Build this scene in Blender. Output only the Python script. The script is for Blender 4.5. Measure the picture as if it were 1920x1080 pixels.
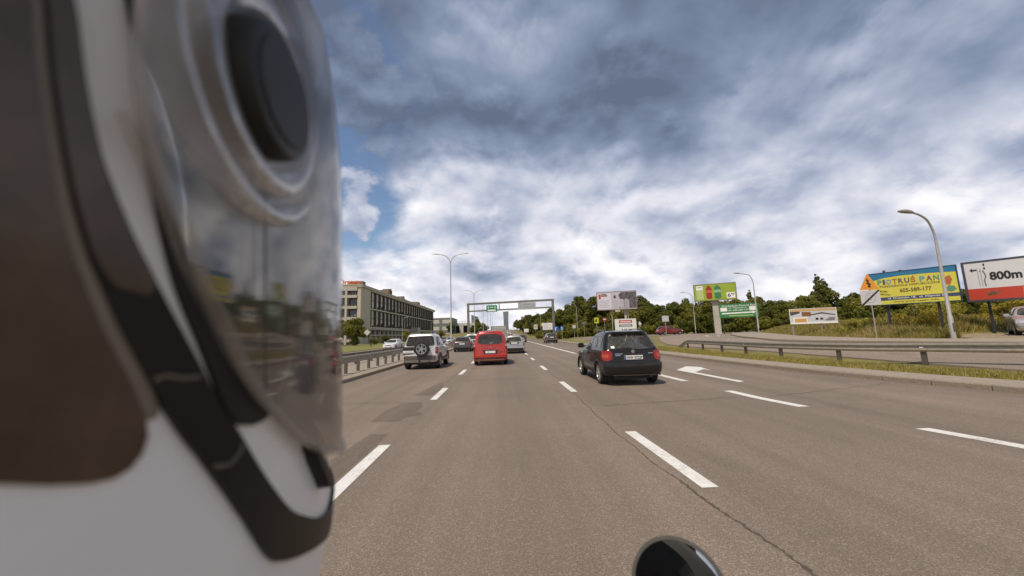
import bpy, bmesh, math, random
import numpy as np
from mathutils import Vector, Matrix
from mathutils.geometry import delaunay_2d_cdt
for o in list(bpy.data.objects): bpy.data.objects.remove(o)
SC = bpy.context.scene
COL = SC.collection
R_ = math.radians
# ------------------------------------------------------------------ camera, sky, sun, exposure
CAM_H = 1.56; PITCH = R_(7.3); ROLL = R_(1.8); YAW = R_(1.7)
_F = Vector((math.sin(YAW)*math.cos(PITCH), math.cos(YAW)*math.cos(PITCH), math.sin(PITCH)))
_R0 = Vector((math.cos(YAW), -math.sin(YAW), 0)); _U0 = _R0.cross(_F)
_R = _R0*math.cos(ROLL) - _U0*math.sin(ROLL); _U = _U0*math.cos(ROLL) + _R0*math.sin(ROLL)
cam_d = bpy.data.cameras.new('camera'); cam = bpy.data.objects.new('camera', cam_d); COL.objects.link(cam)
cam_d.sensor_width = 36; cam_d.lens = 36*680/1920; cam_d.clip_start = .02; cam_d.clip_end = 9000
cam.matrix_world = Matrix(((_R.x, _U.x, -_F.x, 0), (_R.y, _U.y, -_F.y, 0), (_R.z, _U.z, -_F.z, CAM_H), (0, 0, 0, 1)))
cam_d.dof.use_dof = True; cam_d.dof.focus_distance = 9.0
cam_d.dof.aperture_fstop = (cam_d.lens/1000)/0.0026
SC.camera = cam
HEAD_M = Matrix(((_R.x, _F.x, _U.x, 0), (_R.y, _F.y, _U.y, 0), (_R.z, _F.z, _U.z, CAM_H), (0, 0, 0, 1)))   # head frame: x right, y ahead, z up

SUN_POS = Vector((-.30, -.42, .85)).normalized()
sun_d = bpy.data.lights.new('sun', 'SUN'); sun_d.energy = 3.3; sun_d.angle = R_(4); sun_d.color = (1.0, .88, .72)
sun = bpy.data.objects.new('sun', sun_d); COL.objects.link(sun)
sun.rotation_euler = SUN_POS.to_track_quat('Z', 'Y').to_euler()

W = bpy.data.worlds.new('World'); SC.world = W; W.use_nodes = True
def world():
    nt = W.node_tree; N = nt.nodes; L = nt.links; N.clear()
    out = N.new('ShaderNodeOutputWorld'); bg = N.new('ShaderNodeBackground'); bg.inputs[1].default_value = .1
    L.new(bg.outputs[0], out.inputs[0])
    def math_(op, a, b=None, c=None, clamp=False):
        n = N.new('ShaderNodeMath'); n.operation = op; n.use_clamp = clamp
        for i, v in enumerate((a, b, c)):
            if v is None: continue
            if isinstance(v, (int, float)): n.inputs[i].default_value = v
            else: L.new(v, n.inputs[i])
        return n.outputs[0]
    sky = N.new('ShaderNodeTexSky'); sky.sky_type = 'NISHITA'; sky.sun_disc = False
    sky.sun_elevation = math.asin(SUN_POS.z); sky.sun_rotation = math.atan2(SUN_POS.x, SUN_POS.y)
    sky.air_density = 1.0; sky.dust_density = .6; sky.ozone_density = 1.5
    tc = N.new('ShaderNodeTexCoord'); sp = N.new('ShaderNodeSeparateXYZ'); L.new(tc.outputs['Generated'], sp.inputs[0])
    zc = math_('MAXIMUM', sp.outputs[2], 0.0); zz = math_('ADD', zc, .50)
    u = math_('DIVIDE', sp.outputs[0], zz); v = math_('DIVIDE', sp.outputs[1], zz)
    cb = N.new('ShaderNodeCombineXYZ'); L.new(u, cb.inputs[0]); L.new(v, cb.inputs[1])
    def noise(scale, det, rough, off, dist=0.0, stretch=(1, 1, 1)):
        mp = N.new('ShaderNodeMapping'); mp.inputs['Location'].default_value = off; mp.inputs['Scale'].default_value = stretch
        L.new(cb.outputs[0], mp.inputs[0])
        n = N.new('ShaderNodeTexNoise'); n.inputs['Scale'].default_value = scale; n.inputs['Detail'].default_value = det
        n.inputs['Roughness'].default_value = rough; n.inputs['Distortion'].default_value = dist
        L.new(mp.outputs[0], n.inputs['Vector']); return n.outputs['Fac']
    def mapr(v, a, b, c, d, smooth=True):
        n = N.new('ShaderNodeMapRange'); n.interpolation_type = 'SMOOTHSTEP' if smooth else 'LINEAR'
        for i, q in enumerate((a, b, c, d)): n.inputs[i+1].default_value = q
        L.new(v, n.inputs[0]); return n.outputs[0]
    def scaled(k):
        v_ = N.new('ShaderNodeVectorMath'); v_.operation = 'SCALE'; L.new(cb.outputs[0], v_.inputs[0]); v_.inputs['Scale'].default_value = k; return v_.outputs[0]
    def fbm(vec, scale, det, rough, off, dist):
        mp = N.new('ShaderNodeMapping'); mp.inputs['Location'].default_value = off; L.new(vec, mp.inputs[0])
        n = N.new('ShaderNodeTexNoise'); n.inputs['Scale'].default_value = scale; n.inputs['Detail'].default_value = det; n.inputs['Roughness'].default_value = rough; n.inputs['Distortion'].default_value = dist
        L.new(mp.outputs[0], n.inputs['Vector']); return n.outputs['Fac']
    # cumulus heaps: density here against density a little nearer the zenith gives lit tops and grey bases
    O = (4.3, 8.8, 0)
    d1 = fbm(scaled(1.0), 2.9, 11, .56, O, .12); d2 = fbm(scaled(.955), 2.9, 5, .5, O, .12)
    lit = math_('SUBTRACT', d1, d2); body = mapr(d1, .43, .58, 0, 1)
    cover = noise(.66, 9, .55, (4.751, 1.511, 0), .2)
    mask = math_('MAXIMUM', mapr(cover, .385, .44, 0, 1), mapr(zc, .08, .2, 1, 0))
    mask = math_('MAXIMUM', mask, mapr(d1, .55, .60, 0, 1))
    shade = noise(1.0, 9, .52, (11.3, 2.2, 0), .3)
    ramp = N.new('ShaderNodeValToRGB'); e = ramp.color_ramp.elements            # how lit the cloud bases are, by height above the horizon
    e[0].position = 0; e[0].color = (.86,)*3+(1,); e[1].position = 1; e[1].color = (.24,)*3+(1,)
    for p, c in ((.10, .84), (.24, .80), (.34, .70), (.43, .50), (.52, .38), (.66, .33)):
        k = ramp.color_ramp.elements.new(p); k.color = (c, c, c, 1)
    L.new(zc, ramp.inputs[0])
    s0 = math_('MULTIPLY_ADD', body, -.26, ramp.outputs[0])
    s1 = math_('MULTIPLY_ADD', math_('SUBTRACT', shade, .5), .85, s0)
    s2 = math_('MULTIPLY_ADD', lit, 2.3, s1, clamp=True)
    cr = N.new('ShaderNodeValToRGB'); c = cr.color_ramp.elements
    c[0].position = 0; c[0].color = (1.05, 1.35, 2.05, 1); c[1].position = 1; c[1].color = (8.3, 8.2, 8.4, 1)
    for p, q in ((.28, (2.0, 2.45, 3.5)), (.52, (3.6, 4.0, 5.1)), (.75, (6.0, 6.1, 6.8))):
        k = cr.color_ramp.elements.new(p); k.color = q+(1,)
    L.new(s2, cr.inputs[0])
    mx = N.new('ShaderNodeMix'); mx.data_type = 'RGBA'
    L.new(mask, mx.inputs[0]); L.new(sky.outputs[0], mx.inputs[6]); L.new(cr.outputs[0], mx.inputs[7])
    L.new(mx.outputs[2], bg.inputs[0])
world()
vs = SC.view_settings; vs.view_transform = 'Standard'; vs.look = 'None'; vs.gamma = 1; vs.exposure = .3
try: vs.use_curve_mapping = False
except Exception: pass

# ------------------------------------------------------------------ helpers
def tag(o, label=None, cat=None, group=None, kind=None):
    if label: o['label'] = label
    if cat: o['category'] = cat
    if group: o['group'] = group
    if kind: o['kind'] = kind
    return o
def empty(name, loc=(0, 0, 0), rz=0, label=None, cat=None, group=None):
    o = bpy.data.objects.new(name, None); COL.objects.link(o); o.location = loc; o.rotation_euler = (0, 0, rz); o.empty_display_size = .2
    return tag(o, label, cat, group)
def link(name, me, parent=None, mat=None, loc=None, rot=None):
    o = bpy.data.objects.new(name, me); COL.objects.link(o)
    if parent is not None: o.parent = parent
    if mat is not None and not me.materials: me.materials.append(mat)
    if loc is not None: o.location = loc
    if rot is not None: o.rotation_euler = rot
    return o
def make_mesh(name, V, F, smooth=None, mi=None):
    me = bpy.data.meshes.new(name); me.from_pydata([tuple(map(float, v)) for v in V], [], F); me.update()
    if smooth is not None:
        me.polygons.foreach_set('use_smooth', [True]*len(me.polygons)); me.set_sharp_from_angle(angle=R_(smooth))
    if mi is not None: me.polygons.foreach_set('material_index', mi)
    return me
class MB:
    def __init__(s): s.v = []; s.f = []
    def add(s, V, F):
        n = len(s.v); s.v += [tuple(q) for q in V]; s.f += [tuple(i+n for i in f) for f in F]; return s
    def box(s, x0, x1, y0, y1, z0, z1, b=0):
        if b <= 0:
            V = [(x0,y0,z0),(x1,y0,z0),(x1,y1,z0),(x0,y1,z0),(x0,y0,z1),(x1,y0,z1),(x1,y1,z1),(x0,y1,z1)]
            return s.add(V, [(0,3,2,1),(4,5,6,7),(0,1,5,4),(1,2,6,5),(2,3,7,6),(3,0,4,7)])
        bm = bmesh.new(); bmesh.ops.create_cube(bm, size=1, matrix=Matrix.Translation(((x0+x1)/2,(y0+y1)/2,(z0+z1)/2)) @ Matrix.Diagonal((x1-x0,y1-y0,z1-z0,1)))
        bmesh.ops.bevel(bm, geom=bm.edges[:], offset=b, segments=1, affect='EDGES')
        bm.verts.index_update(); s.add([v.co[:] for v in bm.verts], [[v.index for v in f.verts] for f in bm.faces]); bm.free(); return s
    def tube(s, pts, r, n=8, cap=True):
        P = [Vector(p) for p in pts]; rs = r if isinstance(r, (list, tuple)) else [r]*len(P); V = []; F = []; ref = None
        for i, p in enumerate(P):
            t = (P[min(i+1, len(P)-1)] - P[max(i-1, 0)]).normalized()
            if ref is None: ref = Vector((1, 0, 0)) if abs(t.x) < .8 else Vector((0, 1, 0))
            a = (ref - t*ref.dot(t)).normalized(); b = t.cross(a); ref = a
            for k in range(n):
                q = 2*math.pi*k/n; V.append(p + (a*math.cos(q) + b*math.sin(q))*rs[i])
        for i in range(len(P)-1):
            for k in range(n): F.append((i*n+k, i*n+(k+1) % n, (i+1)*n+(k+1) % n, (i+1)*n+k))
        if cap: F.append(tuple(range(n-1, -1, -1))); F.append(tuple((len(P)-1)*n+k for k in range(n)))
        return s.add(V, F)
    def lathe(s, prof, n=24, axis='z', off=(0, 0, 0)):
        V = []; F = []; m = len(prof); ox, oy, oz = off
        for k in range(n):
            q = 2*math.pi*k/n; c, d = math.cos(q), math.sin(q)
            for r, h in prof:
                if axis == 'z': V.append((ox+r*c, oy+r*d, oz+h))
                elif axis == 'x': V.append((ox+h, oy+r*c, oz+r*d))
                else: V.append((ox+r*d, oy+h, oz+r*c))
        for k in range(n):
            a, b = k*m, ((k+1) % n)*m
            for i in range(m-1): F.append((a+i, b+i, b+i+1, a+i+1))
        return s.add(V, F)
    def build(s, name, mat, parent=None, smooth=None, loc=None, rot=None):
        return link(name, make_mesh(name, s.v, s.f, smooth), parent, mat, loc, rot)
def one_box(name, mat, parent, x0, x1, y0, y1, z0, z1, b=0):
    return MB().box(x0, x1, y0, y1, z0, z1, b).build(name, mat, parent)
def ss(a, b, x):
    t = min(1, max(0, (x-a)/(b-a))); return t*t*(3-2*t)
def lerp(a, b, t): return a+(b-a)*t
def smooth_line(P, n):
    P = [Vector(p) for p in P]; out = []
    for i in range(len(P)-1):
        p0, p1, p2, p3 = P[max(i-1, 0)], P[i], P[i+1], P[min(i+2, len(P)-1)]
        for k in range(n):
            t = k/n; out.append(.5*((2*p1)+(p2-p0)*t+(2*p0-5*p1+4*p2-p3)*t*t+(3*p1-p0-3*p2+p3)*t**3))
    out.append(P[-1]); return out

# ------------------------------------------------------------------ materials
MAT = {}
def mat(name, col, rough=.6, metal=0, coat=0, var=.12, scale=8, bump=0, bscale=60, spec=.5, emit=None, trans=0):
    if name in MAT: return MAT[name]
    m = bpy.data.materials.new(name); m.use_nodes = True; nt = m.node_tree; N = nt.nodes; L = nt.links
    b = N['Principled BSDF']; b.inputs['Roughness'].default_value = rough; b.inputs['Metallic'].default_value = metal
    b.inputs['Coat Weight'].default_value = coat; b.inputs['Coat Roughness'].default_value = .04; b.inputs['Specular IOR Level'].default_value = spec
    tc = N.new('ShaderNodeTexCoord'); n = N.new('ShaderNodeTexNoise'); n.inputs['Scale'].default_value = scale; n.inputs['Detail'].default_value = 5
    n.inputs['Roughness'].default_value = .65
    L.new(tc.outputs['Object'], n.inputs['Vector'])
    r = N.new('ShaderNodeValToRGB'); e = r.color_ramp.elements
    e[0].position = .3; e[1].position = .7
    e[0].color = tuple(c*(1-var) for c in col)+(1,); e[1].color = tuple(min(1, c*(1+var)) for c in col)+(1,)
    L.new(n.outputs['Fac'], r.inputs[0]); L.new(r.outputs[0], b.inputs['Base Color'])
    if bump:
        n2 = N.new('ShaderNodeTexNoise'); n2.inputs['Scale'].default_value = bscale; n2.inputs['Detail'].default_value = 4
        L.new(tc.outputs['Object'], n2.inputs['Vector'])
        bp = N.new('ShaderNodeBump'); bp.inputs['Strength'].default_value = bump; bp.inputs['Distance'].default_value = .02
        L.new(n2.outputs['Fac'], bp.inputs['Height']); L.new(bp.outputs[0], b.inputs['Normal'])
    if emit:
        b.inputs['Emission Color'].default_value = emit[:3]+(1,); b.inputs['Emission Strength'].default_value = emit[3]
    if trans: b.inputs['Transmission Weight'].default_value = trans
    MAT[name] = m; return m
def asphalt(name, col, k=1.0, wheel=True):
    m = bpy.data.materials.new(name); m.use_nodes = True; nt = m.node_tree; N = nt.nodes; L = nt.links; b = N['Principled BSDF']
    b.inputs['Roughness'].default_value = .82; b.inputs['Specular IOR Level'].default_value = .35
    tc = N.new('ShaderNodeTexCoord')
    def noise(s, d, stretch=None, ro=.6):
        n = N.new('ShaderNodeTexNoise'); n.inputs['Scale'].default_value = s; n.inputs['Detail'].default_value = d; n.inputs['Roughness'].default_value = ro
        if stretch:
            mp = N.new('ShaderNodeMapping'); mp.inputs['Scale'].default_value = stretch; L.new(tc.outputs['Object'], mp.inputs[0]); L.new(mp.outputs[0], n.inputs['Vector'])
        else: L.new(tc.outputs['Object'], n.inputs['Vector'])
        return n.outputs['Fac']
    def mr(v, a, b_, c, d):
        n = N.new('ShaderNodeMapRange')
        for i, q in enumerate((a, b_, c, d)): n.inputs[i+1].default_value = q
        L.new(v, n.inputs[0]); return n.outputs[0]
    def mul(a, c):
        n = N.new('ShaderNodeMath'); n.operation = 'MULTIPLY'; L.new(a, n.inputs[0]); L.new(c, n.inputs[1]); return n.outputs[0]
    grain = mr(noise(95, 3, None, .7), .33, .67, .52, 1.55)
    vo = N.new('ShaderNodeTexVoronoi'); vo.inputs['Scale'].default_value = 70; L.new(tc.outputs['Object'], vo.inputs['Vector'])
    hs = N.new('ShaderNodeSeparateColor'); L.new(vo.outputs['Color'], hs.inputs[0])
    stones = mr(hs.outputs[0], .55, 1.0, .93, 1.32)
    big = mr(noise(.22, 4), .3, .7, .88, 1.1)
    streak = mr(noise(1.0, 5, (1.0, .018, 1)), .3, .7, .80, 1.16)
    stain = mr(noise(.9, 5, (1, .35, 1), .7), .58, .74, 1.0, .80)
    f = mul(mul(mul(grain, stones), mul(big, streak)), stain)
    mx = N.new('ShaderNodeVectorMath'); mx.operation = 'SCALE'; mx.inputs[0].default_value = col; L.new(f, mx.inputs['Scale'])
    L.new(mx.outputs[0], b.inputs['Base Color'])
    bp = N.new('ShaderNodeBump'); bp.inputs['Strength'].default_value = .45*k; bp.inputs['Distance'].default_value = .006
    L.new(grain, bp.inputs['Height']); L.new(bp.outputs[0], b.inputs['Normal'])
    MAT[name] = m; return m
def leafy(name, dark, light, scale=1.3, transl=.4):
    m = bpy.data.materials.new(name); m.use_nodes = True; nt = m.node_tree; N = nt.nodes; L = nt.links; b = N['Principled BSDF']
    b.inputs['Roughness'].default_value = .62; b.inputs['Specular IOR Level'].default_value = .25
    tc = N.new('ShaderNodeTexCoord'); n = N.new('ShaderNodeTexNoise'); n.inputs['Scale'].default_value = scale; n.inputs['Detail'].default_value = 6
    L.new(tc.outputs['Object'], n.inputs['Vector'])
    oi = N.new('ShaderNodeObjectInfo'); ad = N.new('ShaderNodeMath'); ad.operation = 'MULTIPLY_ADD'; ad.inputs[1].default_value = .22
    L.new(oi.outputs['Random'], ad.inputs[0]); sb = N.new('ShaderNodeMath'); sb.operation = 'SUBTRACT'; sb.inputs[1].default_value = .11
    L.new(n.outputs['Fac'], sb.inputs[0]); L.new(sb.outputs[0], ad.inputs[2])
    r = N.new('ShaderNodeValToRGB'); e = r.color_ramp.elements; e[0].position = .32; e[1].position = .7; e[0].color = dark+(1,); e[1].color = light+(1,)
    L.new(ad.outputs[0], r.inputs[0]); L.new(r.outputs[0], b.inputs['Base Color'])
    tr = N.new('ShaderNodeBsdfTranslucent'); L.new(r.outputs[0], tr.inputs[0]); mx = N.new('ShaderNodeMixShader'); mx.inputs[0].default_value = transl
    L.new(b.outputs[0], mx.inputs[1]); L.new(tr.outputs[0], mx.inputs[2]); L.new(mx.outputs[0], N['Material Output'].inputs[0])
    MAT[name] = m; return m
def clear_visor(name, milk, tint=(1, 1, 1), gloss=1.0):
    m = bpy.data.materials.new(name); m.use_nodes = True; nt = m.node_tree; N = nt.nodes; L = nt.links; N.clear()
    out = N.new('ShaderNodeOutputMaterial'); t = N.new('ShaderNodeBsdfTransparent'); t.inputs[0].default_value = tint+(1,)
    g = N.new('ShaderNodeBsdfGlossy'); g.inputs['Roughness'].default_value = .03; d = N.new('ShaderNodeBsdfDiffuse'); d.inputs[0].default_value = (.70, .64, .58, 1)
    fr = N.new('ShaderNodeFresnel'); fr.inputs[0].default_value = 1.5
    sc = N.new('ShaderNodeMath'); sc.operation = 'MULTIPLY'; sc.inputs[1].default_value = gloss; sc.use_clamp = True; L.new(fr.outputs[0], sc.inputs[0])
    tc = N.new('ShaderNodeTexCoord'); n = N.new('ShaderNodeTexNoise'); n.inputs['Scale'].default_value = 14; n.inputs['Detail'].default_value = 6; L.new(tc.outputs['Object'], n.inputs['Vector'])
    mr = N.new('ShaderNodeMapRange')
    for i, q in enumerate((.35, .7, milk*.5, milk*1.6)): mr.inputs[i+1].default_value = q
    L.new(n.outputs['Fac'], mr.inputs[0])
    m1 = N.new('ShaderNodeMixShader'); L.new(mr.outputs[0], m1.inputs[0]); L.new(t.outputs[0], m1.inputs[1]); L.new(d.outputs[0], m1.inputs[2])
    m2 = N.new('ShaderNodeMixShader'); L.new(sc.outputs[0], m2.inputs[0]); L.new(m1.outputs[0], m2.inputs[1]); L.new(g.outputs[0], m2.inputs[2])
    L.new(m2.outputs[0], out.inputs[0]); MAT[name] = m; return m

def worn_paint():
    m = mat('road_paint', (.70, .69, .66), .6, var=.10, scale=6, bump=.3, bscale=150); nt = m.node_tree; N = nt.nodes; L = nt.links; b = N['Principled BSDF']
    src = b.inputs['Base Color'].links[0].from_socket; tc = N.new('ShaderNodeTexCoord')
    n = N.new('ShaderNodeTexNoise'); n.inputs['Scale'].default_value = 26; n.inputs['Detail'].default_value = 8; n.inputs['Roughness'].default_value = .75; L.new(tc.outputs['Object'], n.inputs['Vector'])
    n2 = N.new('ShaderNodeTexNoise'); n2.inputs['Scale'].default_value = 2.2; n2.inputs['Detail'].default_value = 4; L.new(tc.outputs['Object'], n2.inputs['Vector'])
    ad = N.new('ShaderNodeMath'); ad.operation = 'MULTIPLY_ADD'; ad.inputs[1].default_value = .55; L.new(n2.outputs['Fac'], ad.inputs[0]); L.new(n.outputs['Fac'], ad.inputs[2])
    mr = N.new('ShaderNodeMapRange')
    for i, q in enumerate((.80, .98, 0, .8)): mr.inputs[i+1].default_value = q
    L.new(ad.outputs[0], mr.inputs[0]); mx = N.new('ShaderNodeMix'); mx.data_type = 'RGBA'; L.new(mr.outputs[0], mx.inputs[0]); L.new(src, mx.inputs[6]); mx.inputs[7].default_value = (.26, .21, .165, 1)
    L.new(mx.outputs[2], b.inputs['Base Color']); return m
ASPH = asphalt('asphalt', (.195, .156, .124)); ASPH2 = asphalt('side_asphalt', (.235, .192, .155), .7); ASPHP = asphalt('patch_asphalt', (.14, .108, .084), .8)
TAR = mat('tar', (.085, .066, .05), .8, var=.35, scale=30)
PAINT = worn_paint()
KERB = mat('kerb_concrete', (.25, .205, .155), .85, var=.2, scale=14, bump=.4, bscale=90)
SLAB = mat('pavement_concrete', (.29, .245, .195), .85, var=.16, scale=5, bump=.3, bscale=70)
DIRT = mat('dirt', (.27, .21, .14), .95, var=.25, scale=4, bump=.5, bscale=30)
GROUND = mat('meadow_ground', (.17, .15, .045), .95, var=.4, scale=1.2, bump=.6, bscale=20)
LAWN = mat('lawn', (.17, .165, .038), .95, var=.3, scale=2.5, bump=.6, bscale=40)
STEEL = mat('galvanised_steel', (.36, .32, .26), .5, .55, var=.15, scale=6)
STEELD = mat('weathered_steel', (.14, .12, .095), .55, .5, var=.2, scale=6)
POLE = mat('lamp_pole_steel', (.42, .40, .37), .5, .4, var=.1, scale=5)
GANTRY = mat('gantry_paint', (.17, .165, .15), .6, .2, var=.15, scale=2)
WHITE = mat('white_print', (.78, .77, .74), .5, var=.04, scale=2)
BLACKP = mat('black_print', (.015, .014, .013), .5, var=.1, scale=3)
DARKMETAL = mat('dark_metal', (.035, .035, .037), .5, .3, var=.15, scale=6)
PLASTIC = mat('black_plastic', (.022, .021, .02), .55, var=.2, scale=12)
RUBBER = mat('rubber', (.018, .017, .016), .8, var=.2, scale=20)
ALLOY = mat('alloy', (.50, .49, .47), .35, .8, var=.08, scale=10)
GLASS = clear_visor('car_glass', .05, (.80, .81, .76), 1.0); DGLASS = clear_visor('dark_car_glass', .05, (.42, .41, .38), 1.0)
REDL = mat('red_lens', (.26, .010, .005), .2, 0, .3, var=.25, scale=18)
AMBL = mat('amber_lens', (.40, .045, .012), .2, 0, .3, var=.2, scale=18)
CLEARL = mat('clear_lens', (.62, .62, .62), .12, .3, .8, var=.15, scale=20)
PLATE = mat('number_plate', (.72, .72, .70), .45, var=.05, scale=6)
CHROME = mat('chrome', (.6, .6, .6), .15, 1, var=.05, scale=6)
BARK = mat('bark', (.075, .058, .042), .9, var=.3, scale=6, bump=.6, bscale=20)
def paint(name, col, metal=.25, rough=.3): return mat('paint_'+name, col, rough, metal, .85, var=.05, scale=3)
_fonts = {}
def text(parent, s, size, loc, m, bold=0, align='LEFT', rot=(math.pi/2, 0, 0), shear=0, sx=1, name='lettering', depth=.002):
    key = (s, size, bold, align, shear, m.name)
    if key not in _fonts:
        cu = bpy.data.curves.new('lettering', 'FONT'); cu.body = s; cu.size = size; cu.offset = bold; cu.align_x = align; cu.shear = shear; cu.extrude = depth; cu.resolution_u = 3
        t = bpy.data.objects.new('tmp', cu); COL.objects.link(t); bpy.context.view_layer.update()
        me = bpy.data.meshes.new_from_object(t.evaluated_get(bpy.context.evaluated_depsgraph_get())); bpy.data.objects.remove(t)
        me.materials.clear(); me.materials.append(m); _fonts[key] = me
    o = link(name, _fonts[key], parent, None, loc, rot); o.scale = (sx, 1, 1); return o
# ------------------------------------------------------------------ terrain and roads
XB_Y = [-60, 4, 14, 16, 18.5, 27, 41, 71, 120]; XB_X = [24, 22, 20.2, 19.4, 19.3, 22.4, 30.6, 48, 70]
def back_edge(y): return float(np.interp(y, XB_Y, XB_X))
def hill(y): return 0.0 if y < 100 else .5*.03/90*(y-100)**2 if y < 190 else 1.35+.03*(y-190) if y < 330 else 5.55+ .03*60*(1-math.exp(-(y-330)/60))
def terrain(x, y):
    z = .65*ss(14, 18.5, x)*(1-ss(75, 120, y)) + hill(y)
    d = x - back_edge(y) - .5
    if d > 0: s = 4.2*ss(22, 24.5, x); z += min(.85, .15*d)*ss(16.3+s, 19.5+s, y)*(1-ss(50, 75, y))
    return z
def sheet(name, rows, m, kind='structure', parent=None):
    """rows: list of point lists of one length"""
    V = [p for r in rows for p in r]; n = len(rows[0]); F = []
    for i in range(len(rows)-1):
        for k in range(n-1): F.append((i*n+k, i*n+k+1, (i+1)*n+k+1, (i+1)*n+k))
    o = link(name, make_mesh(name, V, F, 60), parent, m)
    if parent is None: tag(o, kind=kind)
    return o
ys = [-60, -30, -10] + list(np.arange(0, 80, 1.0)) + list(np.arange(80, 360, 10)) + [400, 500, 700, 1000, 1600, 3000, 6000]
xs = [-3000, -900, -300, -150, -80, -45, -30, -20, -12, -6.2, 0, 8.6] + list(np.arange(13.2, 62, 1.2)) + [70, 90, 130, 250, 600, 1500, 3500]
def gz(x, y):
    z = terrain(x, y)
    return z - (.35 if -6 < x < 9.5 else .05 if x > 13 else .10)
ground = sheet('ground', [[(x, y, gz(x, y)) for x in xs] for y in ys], GROUND)

KX_Y = [-60, 4, 7.7, 10.6, 14.5, 18.7, 26, 47, 70, 74, 3000]; KX_X = [12.5, 11.35, 10.75, 10.15, 9.8, 9.7, 9.7, 9.6, 9.9, 8.9, 8.9]
def kerb_x(y): return float(np.interp(y, KX_Y, KX_X))
LX = -5.75
ry = list(np.arange(-60, 100, 2.0)) + list(np.arange(100, 400, 10)) + [450, 550, 800, 1200, 2500]
road = sheet('road', [[(lerp(LX, kerb_x(y)+.05, t), y, hill(y)) for t in (0, .25, .5, .75, 1)] for y in ry], ASPH)
# paint: every dash is its own piece of the road
def strip_piece(name, cx, y0, y1, w, m, z=.004, n=1, slant=0):
    rows = []
    for i in range(n+1):
        y = lerp(y0, y1, i/n); x = cx(y) if callable(cx) else cx; rows.append([(x-w/2, y, hill(y)+z), (x+w/2, y, hill(y)+z)])
    return sheet(name, rows, m, parent=road)
third = lambda y: float(np.interp(y, [2, 4.5, 6, 8, 12, 30], [6.75, 6.35, 5.98, 5.62, 5.45, 5.42]))
right_line = lambda y: float(np.interp(y, [2, 4, 6, 10, 14], [2.06, 2.0, 1.94, 1.86, 1.83]))
y = -2.2
while y < 95: strip_piece('lane_dash', -1.78, y, y+2.05, .17, PAINT); y += 5.8
y = -2.35
while y < 95: strip_piece('lane_dash', right_line, y, y+2.1, .17, PAINT, n=3); y += 6.1
for y in (-.8, 3.1, 7.1, 11.1, 15.1, 19.1, 23.0): strip_piece('lane_dash', third, y, y+(2.05 if y != 3.1 else 2.3), .22, PAINT, n=4)
strip_piece('lane_line', 5.42, 27.5, 96, .24, PAINT)
# turn arrow in the exit lane
MB().add([(6.66, 14.10, .005), (7.67, 15.37, .005), (8.04, 14.97, .005), (7.70, 13.53, .005), (7.72, 14.09, .005), (6.92, 13.21, .005), (6.97, 10.62, .005), (6.75, 10.50, .005)],
    [(0, 5, 1), (1, 5, 4, 2), (2, 4, 3), (0, 7, 6, 5)]).build('turn_arrow', PAINT, road)
MB().add([(7.15, 52, .005), (7.35, 52, .005), (7.35, 55, .005), (7.15, 55, .005), (8.0, 56.5, .005), (6.9, 55, .005)], [(0, 1, 2, 3), (5, 2, 4)]).build('turn_arrow', PAINT, road)
# repairs and the long tar seam
rnd = random.Random(5)
SEAM_Y = [1.2, 2.4, 3.3, 4.3, 5.7, 7.5, 9.6, 16]; SEAM_X = [1.97, 1.93, 1.84, 1.755, 1.72, 1.74, 1.82, 1.83]
def blob(name, pts, m, z):
    return link(name, make_mesh(name, [(a, b, z) for a, b in pts], [tuple(range(len(pts)))]), road, m)
blob('asphalt_patch', [(-2.34, 3.2), (-1.92, 3.2), (-1.9, 6.25), (-2.22, 6.3), (-2.3, 5.0)], ASPHP, .0022)
blob('asphalt_patch', [(-2.55, 7.2), (-2.0, 7.15), (-1.96, 7.5), (-1.72, 7.6), (-1.7, 7.85), (-1.9, 8.0), (-1.85, 8.45), (-2.0, 9.1), (-2.45, 9.05), (-2.6, 8.3)], ASPHP, .0022)
blob('asphalt_patch', [(-2.45, 10.2), (-1.95, 10.1), (-1.9, 11.6), (-2.1, 13.0), (-2.3, 11.8)], ASPHP, .0022)
seam = []
for i in range(440):
    y = 1.2 + i*.03; x = float(np.interp(y, SEAM_Y, SEAM_X)) + .012*math.sin(y*5.1) + rnd.uniform(-.011, .011)
    w = (.026 if y < 4 else .018)*rnd.uniform(.1, 1.5); seam.append([(x-w/2, y, .003), (x+w/2, y, .003)])
sheet('tar_seam', seam, TAR, parent=road)
def crack(x0, y0, x1, y1, n, w):
    rows = []
    for i in range(n+1):
        t = i/n; x = lerp(x0, x1, t)+rnd.uniform(-.03, .03); y = lerp(y0, y1, t)+rnd.uniform(-.05, .05); q = w*rnd.uniform(.3, 1.4)
        rows.append([(x, y-q/2, .0031), (x, y+q/2, .0031)] if abs(x1-x0) > abs(y1-y0) else [(x-q/2, y, .0031), (x+q/2, y, .0031)])
    sheet('crack', rows, TAR, parent=road)
for c_ in ((-5.2, 9.4, -2.0, 9.1, 40, .03), (2.1, 7.9, 5.2, 8.3, 44, .022), (5.9, 8.2, 10.0, 9.4, 50, .025), (-1.6, 13.2, 1.7, 13.0, 40, .03), (-1.95, 12, -1.98, 30, 80, .02)): crack(*c_)
for i in range(9):
    x0 = rnd.uniform(-1.4, 1.5); y0 = rnd.uniform(3.2, 14); s = rnd.uniform(.02, .05)
    blob('paint_fleck', [(x0, y0), (x0+s*1.6, y0+s*.3), (x0+s, y0+s), (x0-s*.4, y0+s*.7)], SLAB, .0025)

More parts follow.
